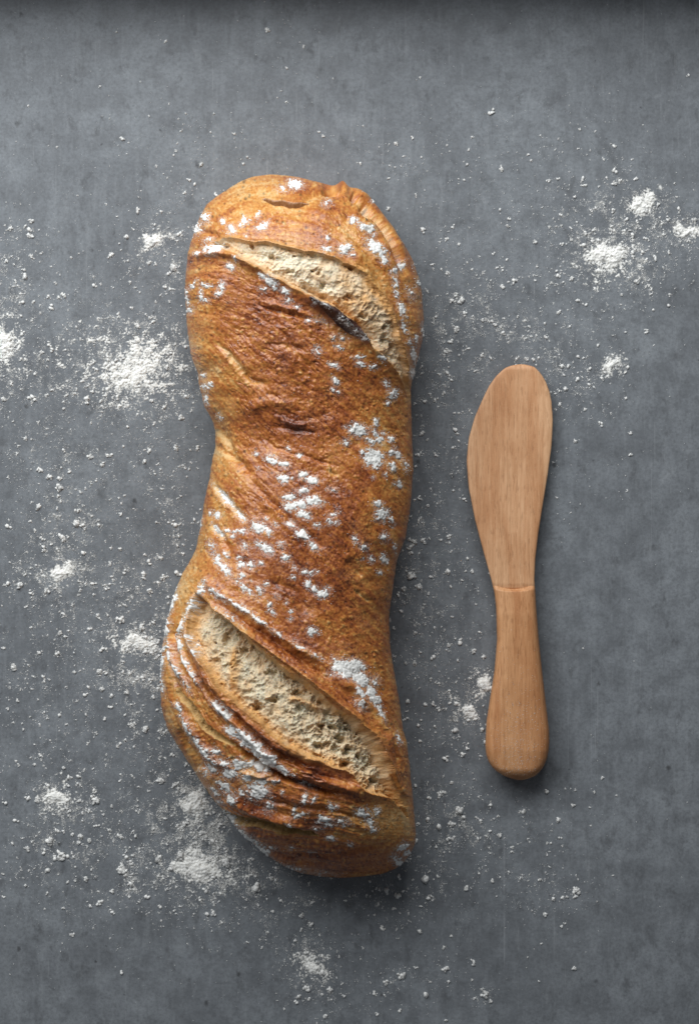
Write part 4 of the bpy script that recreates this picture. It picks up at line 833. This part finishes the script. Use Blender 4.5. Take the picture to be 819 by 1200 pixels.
# crumbs of flour that can be seen one by one
DOTS = [(313, 35, 5), (356, 55, 3.5), (336, 80, 3), (390, 92, 2.4), (144, 163, 4.5), (236, 193, 5), (285, 192, 3.5), (290, 184, 3), (212, 154, 2.5), (251, 133, 2.5), (218, 133, 2.4), (175, 136, 2), (129, 139, 2), (247, 155, 2.6), (208, 168, 2.3), (325, 115, 2),
        (464, 168, 4.5), (457, 194, 2.6), (463, 196, 2.4), (470, 195, 2.6), (456, 209, 3.2), (549, 176, 3.2), (547, 193, 3.6), (537, 210, 2.4), (544, 211, 2.8), (587, 199, 4.5), (622, 188, 3.6), (679, 152, 3.2), (633, 159, 2.2), (668, 144, 2), (650, 176, 2.3),
        (720, 215, 5), (701, 219, 3.4), (673, 231, 4), (595, 265, 4.4), (455, 245, 4.5), (523, 281, 4), (644, 266, 3.4), (627, 284, 4.2), (669, 268, 4), (524, 320, 4.6), (588, 314, 2.8), (627, 329, 3), (670, 327, 4.5), (541, 352, 7), (534, 386, 6), (589, 390, 4), (638, 379, 4), (654, 366, 4.5), (676, 352, 4), (718, 372, 3), (765, 363, 3.4), (700, 405, 3.4),
        (625, 422, 4), (662, 456, 4.5), (656, 474, 4), (674, 517, 4.5), (685, 480, 4.2), (733, 467, 3.2), (645, 460, 3), (690, 451, 4), (668, 601, 2), (683, 760, 2.4), (606, 372, 3.6),
        (203, 314, 7), (179, 283, 9), (175, 308, 4.5), (189, 248, 3.6), (37, 259, 5), (36, 277, 6), (13, 268, 5), (37, 300, 4.5), (30, 325, 5), (84, 302, 2.8), (93, 297, 2.4), (118, 333, 2.6), (66, 333, 2.4), (65, 331, 2.6), (154, 361, 3.6), (183, 354, 3.2), (213, 490, 5.5), (102, 467, 5.5), (30, 514, 4.5), (5, 468, 4.5), (90, 383, 3.4), (49, 414, 4.5), (107, 496, 3), (75, 479, 3),
        (106, 535, 5.5), (120, 545, 5), (170, 541, 4.5), (206, 525, 5), (145, 523, 3), (189, 550, 3), (222, 550, 3), (59, 559, 5.5), (70, 572, 7.5), (46, 594, 6.5), (90, 613, 6.5), (73, 630, 6.5), (95, 577, 3.4), (42, 622, 4), (142, 603, 4), (130, 642, 4.2), (141, 643, 4), (191, 677, 6), (176, 693, 6.5), (189, 654, 4.5), (170, 650, 3.6), (207, 671, 5), (183, 612, 3.6), (133, 681, 3.6),
        (23, 686, 7), (142, 726, 6), (166, 735, 7), (117, 725, 4), (70, 742, 4.6), (77, 746, 4.4), (37, 736, 3.6), (5, 760, 4), (16, 782, 6.5), (117, 787, 6), (120, 808, 4.5), (149, 812, 4.8), (88, 788, 3.6), (51, 793, 3.8), (21, 821, 4), (45, 820, 2.6), (70, 838, 4), (28, 855, 3), (79, 849, 3.6), (123, 843, 4.2), (171, 854, 7), (154, 850, 5), (148, 867, 4), (138, 875, 4.5), (36, 840, 2.4),
        (20, 892, 3.2), (75, 900, 3.8), (112, 937, 8), (93, 939, 4), (131, 945, 4), (122, 955, 3.6), (95, 980, 6.5), (58, 986, 8), (33, 995, 5), (72, 1003, 9), (105, 985, 4.6), (143, 981, 4.5), (159, 980, 4), (180, 972, 4), (101, 1031, 5.5), (80, 1034, 3.4), (106, 1062, 4), (85, 1095, 4.6), (30, 1038, 3.6), (75, 1064, 4), (56, 1020, 5), (145, 1022, 9), (154, 1036, 5.5), (132, 1045, 4.5),
        (188, 915, 6.5), (205, 920, 5), (186, 1008, 8), (212, 1003, 9), (201, 1018, 6), (266, 1012, 8), (300, 1041, 9), (318, 1030, 5), (290, 1104, 4), (307, 1111, 3), (354, 1073, 5.5), (353, 1090, 4), (346, 1102, 3.6), (387, 1160, 6), (333, 1182, 3), (350, 1168, 4.5), (378, 1140, 6),
        (453, 1043, 5), (466, 1050, 6), (498, 1031, 7.5), (487, 986, 5), (493, 1062, 3), (492, 1092, 4.5), (522, 1136, 6.5), (528, 1097, 3.2), (520, 1110, 4), (568, 1166, 8), (575, 1174, 4), (499, 1166, 5.5), (470, 1143, 8), (452, 1152, 6), (672, 1135, 4.5), (631, 1150, 2.4), (675, 1043, 7.5), (674, 1051, 4.5), (664, 1051, 4), (639, 1071, 4.5), (648, 1053, 4.4), (658, 1086, 3), (632, 1031, 4), (618, 1122, 2.4), (634, 1106, 2.2),
        (538, 950, 8), (529, 966, 6.5), (514, 969, 6), (516, 929, 4), (531, 982, 4.5), (586, 979, 4.6), (600, 998, 3.4), (613, 951, 5), (654, 961, 5), (671, 944, 4.5), (674, 926, 3.2), (696, 928, 3.4), (705, 912, 3.8), (690, 946, 3), (722, 932, 3), (641, 988, 3), (655, 982, 3), (645, 988, 2.4), (641, 1002, 2.4), (558, 958, 3), (578, 960, 3),
        (565, 803, 9), (555, 764, 5.5), (566, 770, 4.5), (536, 774, 3.4), (548, 832, 8.5), (533, 856, 5.5), (565, 855, 5), (547, 877, 4), (527, 824, 3.2), (563, 886, 3), (525, 670, 5.5), (546, 669, 3.4), (553, 669, 3.8), (528, 688, 3.2), (491, 688, 6), (482, 676, 7), (473, 689, 5), (505, 676, 3.6), (480, 632, 4), (485, 635, 5.5), (470, 716, 4.4), (486, 741, 4), (475, 777, 3.6), (486, 777, 4.6), (505, 795, 3), (477, 822, 5), (490, 850, 3.6),
        (531, 575, 3), (501, 515, 3), (516, 566, 2.4), (535, 508, 3.4), (537, 484, 3.4), (527, 636, 3.6), (548, 655, 4), (512, 590, 2.6), (497, 635, 4), (770, 240, 4), (813, 258, 5), (790, 215, 3), (745, 330, 5), (728, 345, 4), (762, 345, 3.6)]
DT = np.array(DOTS, float)
sub_x, sub_y, sub_r = [], [], []
r3 = np.random.default_rng(33)
for dx, dy, dd in DOTS:                       # each crumb is a few lumps run together
    n = 4 if dd < 4.5 else 9
    for q in range(n):
        rr = dd * (0.29 if q else 0.44) * r3.uniform(0.7, 1.25)
        an = r3.uniform(0, 6.28); ds = 0 if q == 0 else dd * r3.uniform(0.18, 0.52)
        sub_x.append(dx + ds * math.cos(an)); sub_y.append(dy + ds * math.sin(an)); sub_r.append(rr)
sx_, sy_, sr_ = map(np.array, (sub_x, sub_y, sub_r))
add(grains(to_world(sx_, sy_, sx_ * 0), sr_ * K, ICO, ICF, 0.5, 0.38))
tag(mesh_obj('flour_scatter', np.vstack(acc_v), np.vstack(acc_f), M_FLOUR), 'fine white flour specks scattered over the grey surface', 'flour', kind='stuff')

# the thinnest dust, a breath of powder lying on the surface
fx_, fy_ = np.meshgrid(np.arange(-20, 842, 2.0), np.arange(90, 1222, 2.0))
dn = density(fx_, fy_)
cv = 0.38 * np.log1p(dn * 1.4) - 0.44
fi = np.arange(fx_.size).reshape(fx_.shape)
kp = (np.maximum.reduce([cv[:-1, :-1], cv[1:, :-1], cv[:-1, 1:], cv[1:, 1:]]) > -0.40) & ~inside(fx_[:-1, :-1], fy_[:-1, :-1], BR_P)
FF = np.stack([fi[:-1, :-1], fi[1:, :-1], fi[1:, 1:], fi[:-1, 1:]], -1)[kp]
ids = np.unique(FF); inv = np.zeros(fx_.size, np.int32); inv[ids] = np.arange(len(ids))
tag(mesh_obj('flour_film', to_world(fx_.ravel()[ids], fy_.ravel()[ids], np.full(len(ids), 0.03)), inv[FF], M_FILM, None, {'cover': cv.ravel()[ids]}),
    'thin film of flour powder on the grey surface', 'flour', kind='stuff')

# heaps of flour, each its own thing
HEAPS = [(713, 303, 24, 19, 1.0, 'largest bright flour heap in the cloud of flour right of the loaf top'),
         (752, 240, 14, 13, .85, 'small round flour heap up and right of the largest bright flour heap'),
         (805, 270, 15, 8, .8, 'flour heap at the right edge of the frame'),
         (718, 427, 10, 9, .9, 'compact flour heap right of the wooden blade tip'),
         (157, 432, 42, 36, .50, 'broad loose flour heap left of the loaf middle, beside its upper half'),
         (179, 283, 11, 10, .95, 'small flour heap left of the loaf top end'),
         (3, 402, 14, 30, .75, 'flour heap cut by the left edge of the frame'),
         (72, 671, 14, 11, 1.0, 'dense oval flour heap left of the loaf waist'),
         (158, 754, 18, 13, .85, 'flour heap close to the left bulge of the loaf'),
         (67, 933, 14, 13, .95, 'round flour heap at lower left with a crumbly fringe'),
         (238, 1016, 27, 19, 1.05, 'wide bright flour heap below the loaf bottom left rim'),
         (228, 942, 16, 19, .92, 'flour heap tucked against the lower left side of the loaf'),
         (364, 1132, 15, 13, .85, 'flour heap below the bottom end of the loaf'),
         (566, 803, 9, 12, .9, 'flour lump beside the left edge of the wooden handle'),
         (548, 834, 11, 10, .85, 'flour heap left of the wide end of the wooden handle')]
for k, (hx, hy, rx, ry, st, lab) in enumerate(HEAPS):
    st_ = 0.55
    ax = np.arange(hx - rx * 2.2, hx + rx * 2.2, st_); ay = np.arange(hy - ry * 2.2, hy + ry * 2.2, st_)
    qx, qy = np.meshgrid(ax, ay)
    ra = 0.35 * max(rx, ry)
    ux = qx - hx + 3 * fbm(qx / 8, qy / 8, 3, 140 + k) + ra * fbm(qx / (1.6 * rx), qy / (1.6 * rx), 2, 200 + k); uy = qy - hy + 3 * fbm(qx / 8, qy / 8, 3, 160 + k) + ra * fbm(qx / (1.6 * rx), qy / (1.6 * rx), 2, 220 + k)
    th = (k * 2.39996) % np.pi; ec = 1 + 0.22 * math.sin(k * 1.7)
    vx, vy = (ux / rx) * math.cos(th) + (uy / ry) * math.sin(th), -(ux / rx) * math.sin(th) + (uy / ry) * math.cos(th)
    q = np.hypot(vx / ec, vy * ec)
    a1, a2, ai = worley(qx / 4.5, qy / 4.5, 50 + k); b1, b2, bi = worley(qx / 9, qy / 9, 70 + k)
    body = st * np.exp(-1.5 * q**1.7)
    hgt = body * 1.4 - 0.50 + 0.25 * (0.5 - a1) + 0.45 * (0.5 - b1) + 0.55 * fbm(qx / 2.6, qy / 2.6, 3, 180 + k, 0.6) + 0.8 * fbm(qx / 11, qy / 11, 3, 190 + k)
    hgt = np.where(q > 2.05, -1, hgt) * np.where(q < 0.45, 1.0, 1.0) + 0.25 * np.exp(-(q / 0.55)**2)
    zz = np.where(hgt > 0, 0.05 + (0.80 * np.clip(hgt, 0, 2)**0.9), 0.0) * min(1, 0.6 + rx / 30)
    cov = np.clip(0.15 + 0.9 * hgt + 0.35 * np.exp(-1.2 * q**2), -1, 1.3)
    zz = np.where(hgt > -0.45, np.maximum(zz, 0.05 + 0.06 * (hgt + 0.45)), 0)
    hk = np.where(q > 2.15, -1, hgt + 0.45)
    keep = (hk[:-1, :-1] > 0) | (hk[1:, :-1] > 0) | (hk[:-1, 1:] > 0) | (hk[1:, 1:] > 0)
    idx = np.arange(qx.size).reshape(qx.shape)
    Fh = np.stack([idx[:-1, :-1], idx[:-1, 1:], idx[1:, 1:], idx[1:, :-1]], -1)[keep][:, ::-1]
    ids = np.unique(Fh); inv = np.zeros(qx.size, np.int32); inv[ids] = np.arange(len(ids))
    Vh = to_world(qx.ravel()[ids], qy.ravel()[ids], zz.ravel()[ids] + 0.02)
    org = to_world(np.array(float(hx)), np.array(float(hy)), np.array(0.0))
    o = mesh_obj('flour_heap', Vh - org, inv[Fh], M_POWDER, None, {'cover': cov.ravel()[ids]}); o.location = org
    tag(o, lab, 'flour heap', 'flour heaps on the grey surface')

# ------------------------------------------------------------------ wooden butter spreader
KL = [(427, 607), (428.5, 599), (431, 592), (436, 586), (441.5, 580.5), (452, 573), (464, 567), (489, 556), (513.5, 549), (540.5, 546.5), (572, 549), (610, 556.5), (644, 565.5), (680, 575.5), (695, 579),
      (712, 581), (750, 582), (786, 579), (817.5, 574), (847, 569.5), (874, 568.3), (885, 569.6), (892, 572), (899, 576.5), (904, 582), (909, 590), (912.5, 599), (914, 607)]
KR = [(427, 613), (428, 619), (430, 625.8), (435, 631), (441, 635.5), (448, 639.5), (459, 643.5), (471, 646), (493, 647.5), (522.5, 646), (556, 641.5), (597, 634.8), (626, 630.3), (655, 627), (680, 626), (695, 627),
      (712, 628), (750, 631), (786, 634.8), (822, 639), (856, 643), (870, 643.3), (880.5, 642.4), (890, 640.2), (898.5, 636.5), (905, 631.5), (909, 627), (912.5, 619), (914, 612)]
def kshape(y0, y1, rows, cols, ztop, zbot, rnd, cap0, cap1, ease, bow=0):
    t = np.linspace(0, 1, rows)
    e0, e1 = ease
    t = np.where(t < 0.5, 0.5 * (2 * t)**(1 + e0), 1 - 0.5 * (2 - 2 * t)**(1 + e1))
    yy = y0 + (y1 - y0) * t
    L, R_ = np.array(KL), np.array(KR)
    l = sm(np.interp(yy, L[:, 0], L[:, 1]), 3); r = sm(np.interp(yy, R_[:, 0], R_[:, 1]), 3)
    l[0], l[-1] = np.interp(yy[[0, -1]], L[:, 0], L[:, 1]); r[0], r[-1] = np.interp(yy[[0, -1]], R_[:, 0], R_[:, 1])
    c, h = (l + r) / 2, (r - l) / 2
    zt, zb = ztop(yy), zbot(yy)
    an = np.linspace(0, 2 * np.pi, cols, endpoint=False)
    ca, sa = np.cos(an), np.sin(an)
    # superellipse section: flat faces, rounded edges
    ex = rnd(yy)
    px = c[:, None] + h[:, None] * np.sign(ca) * np.abs(ca)**ex[:, None]
    endz = np.ones(rows)
    if cap0: endz = np.minimum(endz, np.sqrt(np.clip(1 - (1 - np.clip((yy - y0) / cap0, 0, 1))**2, 0.02, 1)))
    if cap1: endz = np.minimum(endz, np.sqrt(np.clip(1 - (1 - np.clip((y1 - yy) / cap1, 0, 1))**2, 0.02, 1)))
    zc, zh = (zt + zb) / 2, (zt - zb) / 2 * endz
    pz = zc[:, None] + zh[:, None] * (np.sign(sa) * np.abs(sa)**(ex * 0.9)[:, None])
    py = np.repeat(yy[:, None], cols, 1)
    if bow: py = py + bow * (1 - np.abs(ca)[None, :]**1.5) * np.exp(-((yy - y0) / 9)**2)[:, None] * (sa > 0)[None, :]
    V = to_world(px, py, pz).reshape(-1, 3)
    i, j = np.meshgrid(np.arange(rows - 1), np.arange(cols), indexing='ij')
    jn = (j + 1) % cols
    F = np.stack([i * cols + j, i * cols + jn, (i + 1) * cols + jn, (i + 1) * cols + j], -1).reshape(-1, 4)
    # end lids
    n = len(V)
    V = np.vstack([V, V[:cols].mean(0), V[-cols:].mean(0)])
    q = np.arange(cols); qn = (q + 1) % cols
    lid0 = np.stack([q * 0 + n, qn, q, q * 0 + n], -1)[:, :4]
    T = np.vstack([F[:, [0, 1, 2]], F[:, [0, 2, 3]], lid0[:, :3], np.stack([q * 0 + n + 1, (rows - 1) * cols + q, (rows - 1) * cols + qn], -1)])
    return V, T
knife = bpy.data.objects.new('butter_spreader', None); COL.objects.link(knife)
tag(knife, 'small wooden butter spreader with rounded blade lying right of the loaf', 'butter spreader')
ko = to_world(np.array(604.0), np.array(690.0), np.array(0.0)); knife.location = ko
bt = lambda y: np.interp(y, [427, 560, 640, 672, 684, 700], [4.6, 6.6, 8.2, 8.7, 8.9, 8.0])
bb = lambda y: np.interp(y, [427, 560, 640, 700], [1.2, 2.6, 3.4, 3.6])
V, T = kshape(427, 690, 170, 96, bt, bb, lambda y: np.full(y.shape, 0.30), 7, 0, (0.6, 0.0))
mesh_obj('blade', V - ko, T, M_WOOD, knife)
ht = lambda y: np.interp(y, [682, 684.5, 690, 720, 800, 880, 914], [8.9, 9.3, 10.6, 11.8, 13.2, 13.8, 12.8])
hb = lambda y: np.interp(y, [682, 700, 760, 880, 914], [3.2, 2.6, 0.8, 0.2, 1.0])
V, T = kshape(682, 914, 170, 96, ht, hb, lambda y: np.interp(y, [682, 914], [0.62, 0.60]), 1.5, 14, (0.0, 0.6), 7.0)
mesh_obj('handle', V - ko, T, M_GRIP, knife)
# flour dust on the handle's lower end
r5 = np.random.default_rng(77)
hx = r5.normal(606, 16, 900); hy = 908 - np.abs(r5.normal(0, 55, 900))
lw = np.interp(hy, [p[0] for p in KL], [p[1] for p in KL]); rw = np.interp(hy, [p[0] for p in KR], [p[1] for p in KR])
ok = (hx > lw + 4) & (hx < rw - 4) & (hy > 700)
hx, hy, lw, rw = hx[ok], hy[ok], lw[ok], rw[ok]
zt, zb = ht(hy), hb(hy)
cc = np.clip((hx - (lw + rw) / 2) / ((rw - lw) / 2), -0.99, 0.99); ca_ = np.abs(cc)**(1 / 0.605)
zs = (zt + zb) / 2 + (zt - zb) / 2 * (1 - ca_**2)**(0.5 * 0.545) * np.sqrt(np.clip(1 - (1 - np.clip((914 - hy) / 14, 0, 1))**2, 0.02, 1))
vf = grains(to_world(hx, hy, zs), r5.uniform(0.18, 0.42, len(hx)) * K, OCT, OCF)
tag(mesh_obj('flour_dust', vf[0], vf[1], M_FLOUR), 'faint flour dust on the lower end of the wooden handle', 'flour', kind='stuff')
